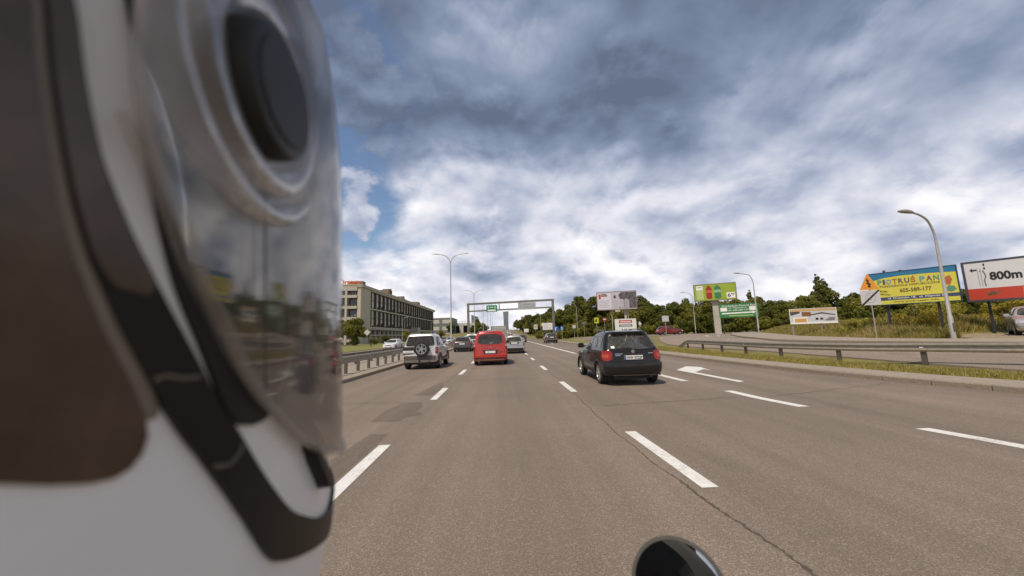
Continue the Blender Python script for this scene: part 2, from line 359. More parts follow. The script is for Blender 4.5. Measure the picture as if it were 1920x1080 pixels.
# kerbs: each stone a piece
def kerb_run(name, path, m, w=.15, h=.13, label=None):
    root = empty(name); tag(root, kind='structure')
    me = make_mesh('kerb_stone', *(lambda b: (b.v, b.f))(MB().box(-w/2, w/2, 0, .985, -.18, h, .015)), 30); me.materials.append(m)
    acc = 0; pts = [Vector(p) for p in path]; i = 0; cur = pts[0]
    while i < len(pts)-1:
        need = 1.0; p = cur
        while i < len(pts)-1 and (pts[i+1]-p).length < need:
            need -= (pts[i+1]-p).length; p = pts[i+1]; i += 1
        if i >= len(pts)-1: break
        q = p + (pts[i+1]-p).normalized()*need; dv = q-cur
        o = link('kerb_stone', me, root, None, cur, (math.atan2(dv.z, dv.xy.length), 0, math.atan2(-dv.x, dv.y)+rnd.uniform(-.004, .004)))
        o.location.z += rnd.uniform(-.006, .006); cur = q
    return root
kerb_run('kerb_right', [(kerb_x(y)+.09, y, 0) for y in np.arange(3, 75, .5)], KERB)
kerb_run('kerb_left', [(LX-.09, y, 0) for y in np.arange(8, 78, 1)], KERB)
sheet('kerb_left_far', [[(LX-.17, y, hill(y)+.13), (LX-.02, y, hill(y)+.13), (LX-.02, y, hill(y)-.1)] for y in [77.1]+list(np.arange(90, 400, 10))], KERB)
sheet('kerb_right_far', [[(8.9, y, hill(y)-.1), (8.9, y, hill(y)+.13), (9.05, y, hill(y)+.13)] for y in [75]+list(np.arange(90, 400, 10))], KERB)
# concrete margin behind the right kerb, lawn strip behind it
mx = lambda y: float(np.interp(y, [3, 9, 14, 22, 40], [1.75, 1.45, 1.35, 1.25, 1.1]))
ry2 = list(np.arange(-4, 74, 1.0))
sheet('verge_pavement', [[(kerb_x(y)+.17, y, .128), (kerb_x(y)+mx(y), y, .12)] for y in ry2], SLAB)
STR_Y = [-4, 6, 9.2, 11.5, 14.7, 22, 28.5, 40, 74]; STR_X = [16.0, 14.4, 13.7, 13.2, 13.0, 13.0, 13.6, 14.2, 14.2]
strx = lambda y: float(np.interp(y, STR_Y, STR_X))
sheet('lawn_strip', [[(lerp(kerb_x(y)+mx(y)+.02, strx(y), t), y, .10+.02*math.sin(y*1.7+t*3)+ .35*terrain(lerp(kerb_x(y)+mx(y), strx(y), t), y)) for t in (0, .33, .66, 1)] for y in ry2], LAWN)
# side road sweeping round behind the crash barrier, its pavement
inner = smooth_line([(17.5, -10, 0), (15.4, 3, 0), (14.9, 10, 0), (15.1, 16, 0), (15.3, 22, 0), (15.2, 30, 0), (16.2, 37, 0), (20, 46, 0), (24.5, 53, 0), (24, 58, 0), (18, 63, 0), (11, 68, 0), (9.2, 71, 0)], 6)
outer = smooth_line([(20.5, -10, 0), (18.8, 4, 0), (18.0, 11, 0), (17.6, 16, 0), (17.4, 21, 0), (18.0, 25, 0), (20.6, 31, 0), (26.0, 41, 0), (32.5, 52, 0), (33, 63, 0), (26, 70, 0), (14, 76, 0), (9.2, 82, 0)], 6)
rows = []
for a, b in zip(inner, outer):
    rows.append([(lerp(a.x, b.x, t), lerp(a.y, b.y, t), terrain(lerp(a.x, b.x, t), lerp(a.y, b.y, t))+.03) for t in np.linspace(0, 1, 9)]); rows[-1] = [(rows[-1][0][0], rows[-1][0][1], rows[-1][0][2]-.3)]+rows[-1]+[(rows[-1][-1][0], rows[-1][-1][1], rows[-1][-1][2]-.3)]
side_road = sheet('side_road', rows, ASPH2)
back = [Vector((back_edge(p.y) if p.y < 60 else p.x+3, p.y, 0)) for p in outer]
back = [Vector((max(b.x, o.x+1.0), b.y, 0)) for b, o in zip(back, outer)]
sheet('side_pavement', [[(lerp(o.x+.14, b.x, t), o.y, terrain(lerp(o.x+.14, b.x, t), o.y)+.14) for t in (0, .33, .66, 1)] for o, b in list(zip(outer, back))[:52]], SLAB)
kerb_run('kerb_side_road', [(o.x+.07, o.y, terrain(o.x, o.y)+.02) for o in outer[3:46]], KERB)
def side_paint(name, pts): return link(name, make_mesh(name, [(x, y, terrain(x, y)+.045) for x, y in pts], [tuple(range(len(pts)))]), side_road, PAINT)
side_paint('painted_chevron', [(17.5, 28.2), (17.75, 28.2), (24.6, 43.5), (24.3, 43.5)])
side_paint('painted_chevron', [(17.0, 27.0), (17.25, 27.0), (24.6, 41.0), (24.35, 41.0)])
# dirt drive at the far right
sheet('dirt_drive', [[(x, y, terrain(x, y)+.03+.02*math.sin(x*2+y)) for x in [lerp(max(back_edge(y)+.1, 23.2 if y > 17 else 0), 33, k/12) for k in range(13)]] for y in np.arange(12.6, 21.5, .6)], DIRT)
# light footpath across the lawn by the exit
sheet('footpath', [[(x, 46+.25*(x-10), terrain(x, 46+.25*(x-10))+.03), (x, 47.4+.25*(x-10), terrain(x, 47.4+.25*(x-10))+.03)] for x in np.arange(10, 21, 1)], SLAB)
# left: kerb margin, opposite carriageway, lawn
sheet('median', [[(LX-.18, y, hill(y)+.12), (-9.4, y, hill(y)+.12)] for y in ry], SLAB)
sheet('opposite_road', [[(lerp(-19.3, -9.4, t), y, hill(y)-.02) for t in (0, .5, 1)] for y in ry], ASPH2)
sheet('lawn', [[(x, y, .02+hill(y)) for x in (-40, -34, -28, -19.5)] for y in np.arange(10, 200, 10)], LAWN)
sheet('forecourt', [[(-43.5, y, .05), (-40, y, .05)] for y in np.arange(90, 250, 10)], SLAB)

# ------------------------------------------------------------------ crash barriers
def wbeam(path, z_of, side):
    """corrugated beam along path; side +1: face towards -x"""
    prof = [(0, .0), (.035, .02), (.05, .075), (.0, .12), (.0, .19), (.05, .235), (.035, .29), (0, .31)]
    rows = []
    for i, p in enumerate(path):
        t = (path[min(i+1, len(path)-1)]-path[max(i-1, 0)]).normalized(); n = Vector((-t.y, t.x, 0))*side
        rows.append([(p.x+n.x*a, p.y+n.y*a, z_of(p)+b) for a, b in prof] + [(p.x-n.x*.012, p.y-n.y*.012, z_of(p)+.155)])
    V = [q for r in rows for q in r]; m = len(rows[0]); F = []
    for i in range(len(rows)-1):
        for k in range(m): F.append((i*m+k, i*m+(k+1) % m, (i+1)*m+(k+1) % m, (i+1)*m+k))
    F += [tuple(range(m)), tuple((len(rows)-1)*m+k for k in range(m-1, -1, -1))]
    return V, F
def barrier(name, path, z_of, side, post_gap, label, seg=4.0, first=0.0, beam_mat=STEEL, post_mat=STEELD):
    root = empty(name, tuple(path[0]), 0, label, 'crash barrier'); off = Vector(path[0])
    L = [0]
    for a, b in zip(path, path[1:]): L.append(L[-1]+(b-a).length)
    def at(s):
        k = max(i for i in range(len(L)) if L[i] <= s+1e-6); k = min(k, len(path)-2); t = (s-L[k])/(L[k+1]-L[k]); return path[k].lerp(path[k+1], t), (path[k+1]-path[k]).normalized()
    s = 0
    while s < L[-1]-.3:
        e = min(L[-1], s+seg); P = [at(q)[0] for q in np.linspace(s, e-.004, 7)]
        V, F = wbeam(P, z_of, side); V = [Vector(v)-off for v in V]
        link('rail_section', make_mesh('rail_section', V, F, 35), root, beam_mat)
        bo, tn = at(min(e-.1, L[-1]-.05)); nn = Vector((-tn.y, tn.x, 0))*side
        s = e
    s = first; pm = MB().box(-.05, .05, -.065, .065, -.3, .72)
    me = make_mesh('post', pm.v, pm.f); me.materials.append(post_mat)
    hm = make_mesh('reflector', *(lambda b: (b.v, b.f))(MB().box(-.012, .012, -.05, .05, -.03, .03, .004))); hm.materials.append(PLATE)
    while s < L[-1]-.2:
        p, t = at(s); n = Vector((-t.y, t.x, 0))*side
        link('post', me, root, None, (p.x-n.x*.07-off.x, p.y-n.y*.07-off.y, z_of(p)-.45-off.z), (0, 0, math.atan2(t.y, t.x)-math.pi/2))
        if int(s/post_gap) % 3 == 1: link('reflector', hm, root, None, (p.x+n.x*.008-off.x, p.y+n.y*.008-off.y, z_of(p)+.155-off.z), (0, 0, math.atan2(t.y, t.x)-math.pi/2))
        s += post_gap
    return root
rp = smooth_line([(14.7, 30.4, 0), (14.0, 27.5, 0), (13.75, 24.5, 0), (13.5, 21.5, 0), (13.32, 18.5, 0), (13.62, 16.4, 0), (14.15, 14.45, 0), (14.8, 12.6, 0), (15.25, 10.6, 0), (15.75, 8.5, 0), (16.2, 6, 0)], 4)
def rz(p):                                          # the beam dips to the ground at its far end
    return .45*ss(31.0, 27.4, p.y)+ .02 + .5*terrain(p.x, p.y)*.9
def rz(p):
    k = 1-ss(27.0, 30.6, p.y); return .47*k-.1*(1-k) + .6*terrain(p.x, p.y)
barrier('crash_barrier', rp, rz, -1, 2.55, 'corrugated steel crash barrier with ramped end beside the side road', first=2.8)
lp = [Vector((-6.65, y, 0)) for y in np.arange(9, 92, 2.0)]
barrier('crash_barrier', lp, lambda p: .56, -1, 1.33, 'close-posted steel crash barrier on the median beside the kerb', first=.3)
lp2 = [Vector((-8.9, y, 0)) for y in np.arange(9, 92, 2.0)]
barrier('crash_barrier', lp2, lambda p: .47, 1, 2.66, 'low steel crash barrier edging the opposite carriageway, behind the close-posted one', beam_mat=STEELD)

# ------------------------------------------------------------------ lamp posts
LAMPH = mat('lamp_head', (.30, .29, .27), .5, .3, var=.1)
def lamp_head(parent, p, d):
    b = MB(); d = Vector(d).normalized(); s = Vector((-d.y, d.x, 0)); P = Vector(p); V = []
    for t, w, h in ((-.05, .05, .05), (.15, .11, .10), (.5, .14, .11), (.78, .10, .07), (.85, .03, .03)):
        c = P+d*t; V += [c-s*w, c-s*w*.7+Vector((0, 0, h)), c+s*w*.7+Vector((0, 0, h)), c+s*w]
    F = []
    for i in range(4):
        for k in range(4): F.append((i*4+k, i*4+(k+1) % 4, (i+1)*4+(k+1) % 4, (i+1)*4+k))
    F += [(3, 2, 1, 0), (16, 17, 18, 19)]
    b.add(V, F); return b.build('lamp_head', LAMPH, parent, 40)
def double_lamp(x, y, h, reach, label, z=0):
    r = empty('street_lamp', (x, y, z), 0, label, 'street lamp', 'double-arm lamps along the median')
    MB().tube([(0, 0, 0), (0, 0, 1.2), (0, 0, 1.25), (0, 0, h-1.6)], [.13, .13, .10, .065], 10).build('pole', POLE, r, 40)
    for s in (-1, 1):
        pts = smooth_line([(0, 0, h-1.6), (s*.1, 0, h-.95), (s*.55, 0, h-.35), (s*1.2, 0, h-.08), (s*(reach-.75), 0, h)], 5)
        MB().tube(pts, .05, 8).build('arm', POLE, r, 60); lamp_head(r, (s*(reach-.8), 0, h-.03), (s, 0, .06))
    return r
def single_lamp(x, y, h, dx, dy, reach, label, z, bend=.55):
    r = empty('street_lamp', (x, y, z), 0, label, 'street lamp', 'single-arm lamps along the side road')
    d = Vector((dx, dy, 0)).normalized()
    MB().tube([(0, 0, -.2), (0, 0, 1.1), (0, 0, 1.14), (0, 0, h-1.4)], [.095, .095, .075, .055], 10).build('pole', POLE, r, 40)
    one_box('service_hatch', STEELD, r, -.05, .05, -.105, -.08, .4, .8)
    pts = smooth_line([(0, 0, h-1.4), tuple(d*.06+Vector((0, 0, h-.9))), tuple(d*.3+Vector((0, 0, h-.38))), tuple(d*.7+Vector((0, 0, h-.12))), tuple(d*(reach-.6)+Vector((0, 0, h)))], 5)
    MB().tube(pts, .045, 8).build('arm', POLE, r, 60); lamp_head(r, d*(reach-.62)+Vector((0, 0, h-.03)), (d.x, d.y, .08)); return r
for k, (yy, lab) in enumerate(((50, 'tall double-arm lamp post nearest on the median, above the white off-roader'), (92, 'double-arm lamp post on the median beside the gantry, second from the nearest'),
        (134, 'thin double-arm lamp post, third along the median'), (176, 'thin double-arm lamp post, fourth along the median'), (220, 'thin double-arm lamp post, fifth along the median'), (265, 'thin double-arm lamp post, sixth and farthest along the median'))):
    double_lamp(-7.0, yy, 13.0, 2.45, lab, hill(yy))
single_lamp(21.1, 16.6, 6.15, -1, -.15, 1.75, 'curved lamp post in front of the yellow billboard', .65)
single_lamp(30.7, 43, 7.4, -1, -.1, 2.3, 'curved lamp post beside the green notice board', .65)
single_lamp(37.5, 70, 8.0, -1, 0, 2.2, 'curved lamp post left of the lime-green billboard', .65)
single_lamp(18.6, 90, 8.4, -1, 0, 2.2, 'curved lamp post before the dark trees, left of the black-and-white billboard', .4)
single_lamp(-40.5, 98, 8, 1, 0, 1.6, 'thin lamp post by the round tree at the office block corner', 0)
single_lamp(-34, 125, 8.5, 1, 0, 1.8, 'lamp post before the office facade, nearer of the two', 0)
single_lamp(-32, 165, 8.5, 1, 0, 1.8, 'lamp post before the office facade, farther of the two', 0)
single_lamp(12.5, 118, 8, -1, 0, 1.6, 'lamp post right of the road just beyond the gantry', .3)

# ------------------------------------------------------------------ sign gantry
g = empty('sign_gantry', (0, 82, 0), 0, 'grey steel gantry spanning the road with two hanging signs', 'gantry')
MB().box(-7.85, -7.35, -.25, .25, 0, 8.8, .03).build('column', GANTRY, g); MB().box(11.35, 11.85, -.25, .25, 0, 9.3, .03).build('column', GANTRY, g)
def beam(z0, z1, h): 
    b = MB(); b.add([(-7.9, -.2, z0), (11.9, -.2, z1), (11.9, .2, z1), (-7.9, .2, z0), (-7.9, -.2, z0+h), (11.9, -.2, z1+h), (11.9, .2, z1+h), (-7.9, .2, z0+h)], [(0, 3, 2, 1), (4, 5, 6, 7), (0, 1, 5, 4), (1, 2, 6, 5), (2, 3, 7, 6), (3, 0, 4, 7)]); return b.build('beam', GANTRY, g)
beam(8.4, 8.9, .42); beam(6.85, 7.3, .30)
for x in (-.6, 4.0): one_box('strut', GANTRY, g, x-.12, x+.12, -.15, .15, 7.25, 8.5)
GREEN = mat('sign_green', (.015, .22, .09), .45, var=.06, scale=1); GREYSIGN = mat('sign_back_grey', (.42, .42, .41), .5, .2, var=.08, scale=2)
s = MB().box(-3.5, -1.05, -.36, -.26, 6.75, 8.25, .02).build('direction_sign', GREEN, g)
one_box('sign_panel', WHITE, s, -3.2, -1.4, -.368, -.362, 6.9, 7.25)
for x in (-3.1, -1.6): MB().add([(x, -.366, 7.4), (x+.1, -.366, 7.4), (x+.1, -.366, 7.75), (x+.25, -.366, 7.75), (x+.05, -.366, 8.05), (x-.15, -.366, 7.75), (x, -.366, 7.75)], [(0, 1, 2, 6), (5, 3, 4)]).build('printed_arrow', WHITE, s)
one_box('printed_line', WHITE, s, -2.7, -1.9, -.368, -.362, 7.7, 7.85)
for x in (-3.0, -2.3, -1.5): one_box('hanger', GANTRY, g, x-.04, x+.04, -.26, -.2, 8.2, 8.95)
s = MB().box(3.65, 7.65, -.36, -.26, 7.05, 8.65, .02).build('lane_sign', GREYSIGN, g)
SG = mat('faint_sign_print', (.30, .31, .33), .5, var=.1)
for x0, x1, z0, z1 in ((4.6, 6.6, 8.12, 8.35), (4.6, 6.9, 7.45, 7.68), (4.0, 4.25, 7.4, 8.4), (7.05, 7.3, 7.4, 8.4)): one_box('printed_line', SG, s, x0, x1, -.368, -.362, z0, z1)
for x in (4.3, 5.5, 6.8): one_box('hanger', GANTRY, g, x-.04, x+.04, -.26, -.2, 8.6, 9.15)
# ------------------------------------------------------------------ office block
BEIGE = mat('beige_cladding', (.47, .415, .31), .8, var=.10, scale=.6); FRAMEB = mat('facade_frame', (.46, .41, .315), .7, var=.1, scale=.5)
DARKG = mat('office_glass', (.045, .045, .04), .12, 0, .3, var=.35, scale=.4, spec=.8); FIN = mat('dark_fin', (.10, .078, .05), .6, var=.2, scale=1)
PALEBLIND = mat('pale_blind', (.46, .43, .36), .35, var=.3, scale=.35, spec=.6); ROOFB = mat('rooftop_plant', (.21, .14, .095), .8, var=.25, scale=1); CONC = mat('grey_concrete', (.42, .385, .33), .85, var=.15, scale=1)  # blinds are simply pale cloth
ORANGE = mat('orange_letters', (.55, .14, .03), .5, var=.1)
ob = empty('office_block', (-43, 111.4, 0), 0, 'long beige office block with tall window bays and orange rooftop letters', 'building')
HB = 17.5
one_box('wall', BEIGE, ob, -40, -.7, 1.2, 120, 0, HB-.1)                       # core
one_box('corner_wall', BEIGE, ob, -1.0, .05, 0, 8.4, 3.2, HB)                  # blind corner slab
one_box('parapet', FRAMEB, ob, -40, .5, -.3, 120.5, HB, HB+.55)
one_box('roof_edge', FRAMEB, ob, -40.2, .62, -.42, 120.6, HB+.56, HB+.8)
pane_me = {}
def piece(name, key, mb, m, parent, loc, rot=None):
    if key not in pane_me:
        me = make_mesh(name, mb.v, mb.f); me.materials.append(m); pane_me[key] = me
    return link(name, pane_me[key], parent, None, loc, rot)
rb = random.Random(3)
# road facade: two tiers of bays, each bay with dark recess, window, fin
one_box('facade_recess', FIN, ob, -.72, -.55, 8.4, 120, 5.4, HB-.3)
nb = 25; y0 = 8.7; pitch = (119.6-y0)/nb
for tier, (z0, z1) in enumerate(((5.6, 11.2), (11.6, 17.0))):
    one_box('spandrel', FRAMEB, ob, -.55, .25, 8.4, 120, z0-.55, z0-.1)
    for k in range(nb):
        yy = y0+k*pitch
        piece('fin', ('fin', tier), MB().box(-.55, .22, 0, .42, 0, z1-z0), FRAMEB if 0 else FIN, ob, (0, yy, z0-.1))
        w = piece('window', ('win', tier), MB().box(-.53, -.40, 0, pitch-1.0, 0, z1-z0-.2), DARKG, ob, (0, yy+.75, z0))
        piece('blind', ('bl', tier, k % 3), MB().box(-.40, -.37, .15, pitch-1.35, .3+.5*(k % 3), z1-z0-.4), PALEBLIND, w, (0, 0, 0))
        piece('window_bar', ('wb', tier), MB().box(-.40, -.33, 0, pitch-1.0, (z1-z0)/2-.1, (z1-z0)/2+.1), FIN, w, (0, 0, 0))
one_box('cornice', FRAMEB, ob, -.55, .3, 8.4, 120, 17.05, HB-.02)
# ground storey behind columns
one_box('spandrel', FRAMEB, ob, -.55, .35, 8.4, 120, 4.55, 5.0); one_box('base_band', FRAMEB, ob, -.55, .25, 8.4, 120, 2.5, 2.95)
for k in range(22):
    piece('ground_window', 'gw', MB().box(-.68, -.55, 0, 4.0, 0, 1.4), DARKG, ob, (0, 9.2+k*4.65, 3.05))
    piece('pilaster', 'pil', MB().box(-.6, .15, 0, .5, 0, 4.5), BEIGE, ob, (0, 8.6+k*4.65, 0))
# end wall facing the road user: a grid of deep balconies
for fl in range(5):
    z0 = 1.2+fl*3.35
    one_box('balcony_slab', CONC, ob, -24, -1.05, -.25, 1.15, z0-.42, z0+.42)
    for k in range(6):
        w = piece('balcony_opening', 'bo', MB().box(-2.75, 0, 1.0, 1.12, 0, 2.5), FIN, ob, (-1.2-k*3.5, 0, z0+.42))
        piece('pane', 'bop', MB().box(-2.5, -.2, .94, .99, .15, 2.0), DARKG, w, (0, 0, 0))
        for q in (-2.3, -1.4, -.5): piece('planter', 'pl', MB().box(-.2, .2, .1, .6, -.02, .5), FIN, w, (q, 0, 0))
for k in range(6): one_box('pier', CONC, ob, -1.2-k*3.5-3.45, -1.2-k*3.5-2.8, -.3, 1.17, 0, HB-.4)
one_box('top_band', CONC, ob, -24, -1.05, -.27, 1.15, HB-1.15, HB-.05)
fit_w = text(ob, 'Orange', 2.4, (-7.0, .3, HB+.8), ORANGE, .05, sx=.92, depth=.12)
one_box('sign_rack', ROOFB, ob, -4.2, .2, .8, 3.2, HB+.8, HB+1.9)
for (yy, w, h, m) in ((26, 3, .8, FIN), (34, 5, 2.6, ROOFB), (37, 1.2, 3.3, FIN), (52, 8, 1.4, CONC), (57, 1, 2.4, FIN), (66, 9, 1.0, CONC), (84, 6, 2.3, ROOFB), (92, 5, 1.2, CONC), (102, 2, 1.4, FIN)):
    one_box('rooftop_unit', m, ob, -5.5, -2.2, yy, yy+w, HB+.5, HB+.8+h)
one_box('entrance_portal', CONC, ob, .3, 3.4, 60, 66, 0, 6.2); one_box('portal_door', DARKG, ob, 3.4, 3.46, 61, 65, 0, 3.4)
# further blocks on the left and the skyline
def block(name, x, y, w, d, h, m, label, floors=0, wm=None, z=0, bays=4):
    r = empty(name, (x, y, z), 0, label, 'building'); one_box('wall', m, r, -w/2, w/2, 0, d, 0, h); one_box('roof', CONC, r, -w/2-.2, w/2+.2, -.2, d+.2, h, h+.5)
    if floors:
        fh = h/floors; bw = w/bays
        me = make_mesh('window', *(lambda b: (b.v, b.f))(MB().box(-.36*bw, .36*bw, -.08, .1, 0, fh*.55))); me.materials.append(wm or DARKG)
        for i in range(floors):
            for k in range(bays): link('window', me, r, None, (-w/2+(k+.5)*bw, 0, i*fh+fh*.25))
    return r
GREYB = mat('grey_cladding', (.16, .165, .16), .7, var=.15, scale=.4); PALEB = mat('pale_render', (.50, .49, .44), .85, var=.1, scale=.3); TOWERGLASS = mat('glass_tower', (.20, .22, .25), .35, .3, var=.1, scale=.02)
TOWERDARK = mat('dark_tower', (.16, .17, .19), .45, .2, var=.1, scale=.02)  # skyline towers in their own glass grey
block('office_building', -44, 262, 16, 30, 14.5, GREYB, 'small grey office building beyond the long beige block', 3, PALEB, 0, 2)
block('apartment_building', 37, 620, 9, 14, 25, PALEB, 'pale apartment tower with a flat cap above the right-hand trees', 8, DARKG, 6, 4)
block('apartment_building', 51, 640, 13, 14, 20, PALEB, 'lower pale apartment block beside the capped tower, above the trees', 6, DARKG, 6, 6)
for x, y, w, h, lab in ((-120, 900, 60, 26, 'pale low building at the far end of the median'), (-75, 1000, 50, 30, 'pale building behind the far traffic'), (-10, 1100, 40, 22, 'pale low building behind the yellow taxi')):
    block('far_building', x, y, w, 20, h, PALEB, lab, 5, GREYB, 6, 8)
# wall with archways (viaduct abutment) far left of the gantry column
vi = empty('viaduct', (-33, 285, hill(285)-2), 0, 'pale viaduct wall with dark openings far behind the gantry column', 'viaduct')
one_box('deck', PALEB, vi, -13, 15, 0, 8, 7.4, 9.4)
for x in (-13, -6.5, .5, 7, 13): one_box('pier', PALEB, vi, x-1.1, x+2.0, .1, 7.9, 0, 7.4)
one_box('back_wall', FIN, vi, -12, 14, 7.0, 7.8, 0, 7.39)
for k in range(14): one_box('railing_post', CONC, vi, -12.6+k*2.05, -12.3+k*2.05, .1, .4, 9.4, 10.8)
one_box('railing', CONC, vi, -13, 15, .15, .35, 10.8, 11.0)
# glass tower, waisted, with a slanted crown
def tower(x, y, w, h, m, label, waist, slant, z=0):
    r = empty('tower', (x, y, z), 0, label, 'tower'); rows = []; n = 16
    for i in range(n+1):
        t = i/n; k = 1-waist*math.sin(math.pi*min(1, t*1.02)); hw = w/2*k; hd = w/2*(1-.2*t)
        rows.append([(-hw, -hd, t*h), (hw, -hd, t*h*(1+slant*(t**6))), (hw, hd, t*h*(1+slant*(t**6))), (-hw, hd, t*h)])
    V = [q for rr in rows for q in rr]; F = []
    for i in range(n):
        for k in range(4): F.append((i*4+k, i*4+(k+1) % 4, (i+1)*4+(k+1) % 4, (i+1)*4+k))
    F.append((n*4, n*4+1, n*4+2, n*4+3)); link('shaft', make_mesh('shaft', V, F, 30), r, m)
    for i in range(1, n): 
        hw, hd, z0 = rows[i][1][0], -rows[i][1][1], rows[i][1][2]; MB().box(-hw-.3, hw+.3, -hd-.4, hd+.4, z0-.7, z0+.7).build('floor_band', GREYB, r)
    return r
tower(26, 2500, 38, 146, TOWERGLASS, 'tall waisted glass tower on the skyline under the gantry', .16, .02, 12)
tower(-172, 2300, 42, 120, TOWERDARK, 'dark stepped tower on the skyline left of the red van', .02, -.12, 12)
tower(-60, 2600, 40, 52, TOWERDARK, 'squat dark block on the skyline above the red van', .0, 0, 12)
tower(-95, 2650, 70, 26, TOWERGLASS, 'broad low glass block on the skyline left of the squat dark one', .0, 0, 12)

# ------------------------------------------------------------------ trees
LEAF = leafy('leaf', (.06, .078, .013), (.20, .20, .035)); LEAF2 = leafy('leaf_light', (.12, .13, .02), (.32, .29, .05)); LEAFP = leafy('poplar_leaf', (.075, .09, .02), (.19, .19, .045))
def leaf_cloud(name, blobs, n, size, seed, m):
    rg = np.random.default_rng(seed); B = np.array(blobs); wt = B[:, 3]**2; wt /= wt.sum(); idx = rg.choice(len(B), n, p=wt)
    d = rg.normal(size=(n, 3)); d /= np.linalg.norm(d, axis=1)[:, None]; rad = rg.uniform(.55, 1.06, n)**.6
    c = B[idx, :3] + d*(B[idx, 3]*rad)[:, None]*np.array([1, 1, .85])
    nrm = d + rg.normal(scale=.6, size=(n, 3)); nrm /= np.linalg.norm(nrm, axis=1)[:, None]
    a = np.cross(nrm, rg.normal(size=(n, 3))); a /= np.linalg.norm(a, axis=1)[:, None]; b = np.cross(nrm, a)
    s = rg.uniform(.6, 1.3, n)[:, None]*size
    V = np.stack([c-a*s, c+b*s*.55, c+a*s, c-b*s*.55], 1).reshape(-1, 3)
    me = bpy.data.meshes.new(name); me.vertices.add(4*n); me.vertices.foreach_set('co', V.ravel()); me.loops.add(4*n); me.loops.foreach_set('vertex_index', np.arange(4*n))
    me.polygons.add(n); me.polygons.foreach_set('loop_start', np.arange(n)*4); me.update(calc_edges=True); me.validate(); me.materials.append(m); return me
TREES = []
def tree_kind(seed, h, w, n, size, m, poplar=False, shrub=False):
    r = random.Random(seed); blobs = []; base = h*(.10 if shrub else .08 if poplar else .13)
    k = 16 if poplar else 22
    for i in range(k):
        if poplar:
            t = i/(k-1); z = lerp(h*.10, h*.95, t); rr = w*.5*(math.sin(math.pi*min(1, .18+t*.80))**.7)+.12; a = r.uniform(0, 6.3); blobs.append((math.cos(a)*rr*.35, math.sin(a)*rr*.35, z, rr*r.uniform(.7, 1)))
        else:
            a = r.uniform(0, 6.3); q = math.sqrt(r.random()); z = r.uniform(base, h*.93); env = math.sin(math.pi*min(.97, max(.10, (z-base*.4)/(h*1.02-base*.4)))**.85)
            rr = w*.5*env*q*.85; s = w*r.uniform(.11, .22)*(.6+.5*env); blobs.append((math.cos(a)*rr, math.sin(a)*rr, min(z, h-s*.8), s))
    crown = leaf_cloud('crown', blobs, n, size, seed, m)
    b = MB(); b.tube([(0, 0, -.4), (.05, 0, h*.25), (-.04, .05, h*.55), (0, 0, h*.85)], [h*.022, h*.017, h*.010, h*.003], 8)
    for i in range(5):
        q = blobs[(i*4+1) % len(blobs)]; z = h*(.2+.08*i); b.tube([(0, 0, z), (q[0]*.5, q[1]*.5, (z+q[2])/2+.2), q[:3]], [h*.009, h*.006, .02], 6)
    tr = make_mesh('trunk', b.v, b.f, 60); tr.materials.append(BARK); return crown, tr, h
KINDS = [tree_kind(1, 10, 8.5, 5200, .30, LEAF), tree_kind(2, 11, 7.5, 5200, .30, LEAF), tree_kind(3, 9, 9, 5200, .32, LEAF2), tree_kind(4, 12, 8, 5600, .30, LEAF), tree_kind(5, 8.5, 7, 4600, .28, LEAF2)]
POP = [tree_kind(7, 15, 3.0, 4200, .26, LEAFP, True), tree_kind(8, 13.5, 2.6, 3800, .26, LEAFP, True)]
SHR = [tree_kind(11, 3.2, 4.2, 3000, .17, LEAF, shrub=True), tree_kind(12, 2.4, 3.2, 2400, .15, LEAF2, shrub=True)]
def tree(kind, x, y, s, label, group, rz=None, name='tree', z=None):
    cr, tr, h = kind; r = empty(name, (x, y, terrain(x, y) if z is None else z), rnd.uniform(0, 6.28) if rz is None else rz, label, 'tree' if name != 'shrub' else 'shrub', group); r.scale = (s, s, s)
    link('crown', cr, r); link('trunk', tr, r); return r
def where(x, y):
    px = 942+680*x/y
    for lim, s in ((1000, 'far down the road right of the tower'), (1045, 'behind the right-hand gantry column'), (1115, 'left of the people billboard'), (1200, 'behind the people billboard'), (1300, 'behind the dark red car'), (1345, 'behind the lime-green billboard'),
            (1420, 'behind the green notice board'), (1500, 'left of the house-picture board'), (1600, 'behind the house-picture board'), (1720, 'behind the left half of the yellow billboard')):
        if px < lim: return s
    return 'behind the right half of the yellow billboard'
line = [(12.5, 330), (13, 240), (13.5, 190), (14, 150), (16, 118), (19, 98), (25, 86), (33, 80), (42, 76), (51, 71), (60, 66), (70, 60), (80, 54), (92, 48)]
pts = smooth_line([(a, b, 0) for a, b in line], 4); last = None; i = 0; BELT = []
for row, (off, sc) in enumerate(((0, .80), (5.0, .98), (10.0, 1.06))):
    acc = 99
    for a, b in zip(pts, pts[1:]):
        acc += (b-a).length
        if acc < ((3.6, 4.4, 4.8)[row] if b.y < 120 else 9): continue
        acc = 0; i += 1
        x = b.x + off*.8 + rnd.uniform(-1, 1.4); yy = b.y + off + rnd.uniform(-1.5, 1.5); k = rnd.randrange(5)
        s = sc*rnd.uniform(.78, 1.08)*(1.0 if b.y > 84 else .84 if x < 44 else .78)
        BELT.append((x/yy, tree(KINDS[k], x, yy, s, ('dark leafy tree ' if k in (0, 1, 3) else 'paler bushy tree ')+where(x, yy)+(', front row', ', middle row', ', back row')[row], 'tree belt along the side road')))
for j, (x, yy, s) in enumerate(((66.5, 74, .80), (70.5, 77, .84), (63, 90, .72), (77, 70, .86), (80.5, 70, .78), (50, 92, .62), (53, 92, .58), (85, 62, .8), (101, 66, .85), (104, 66, .8))):
    BELT.append((x/yy, tree(POP[j % 2], x, yy, s, 'slim poplar above the belt '+where(x, yy), 'poplars above the tree belt')))
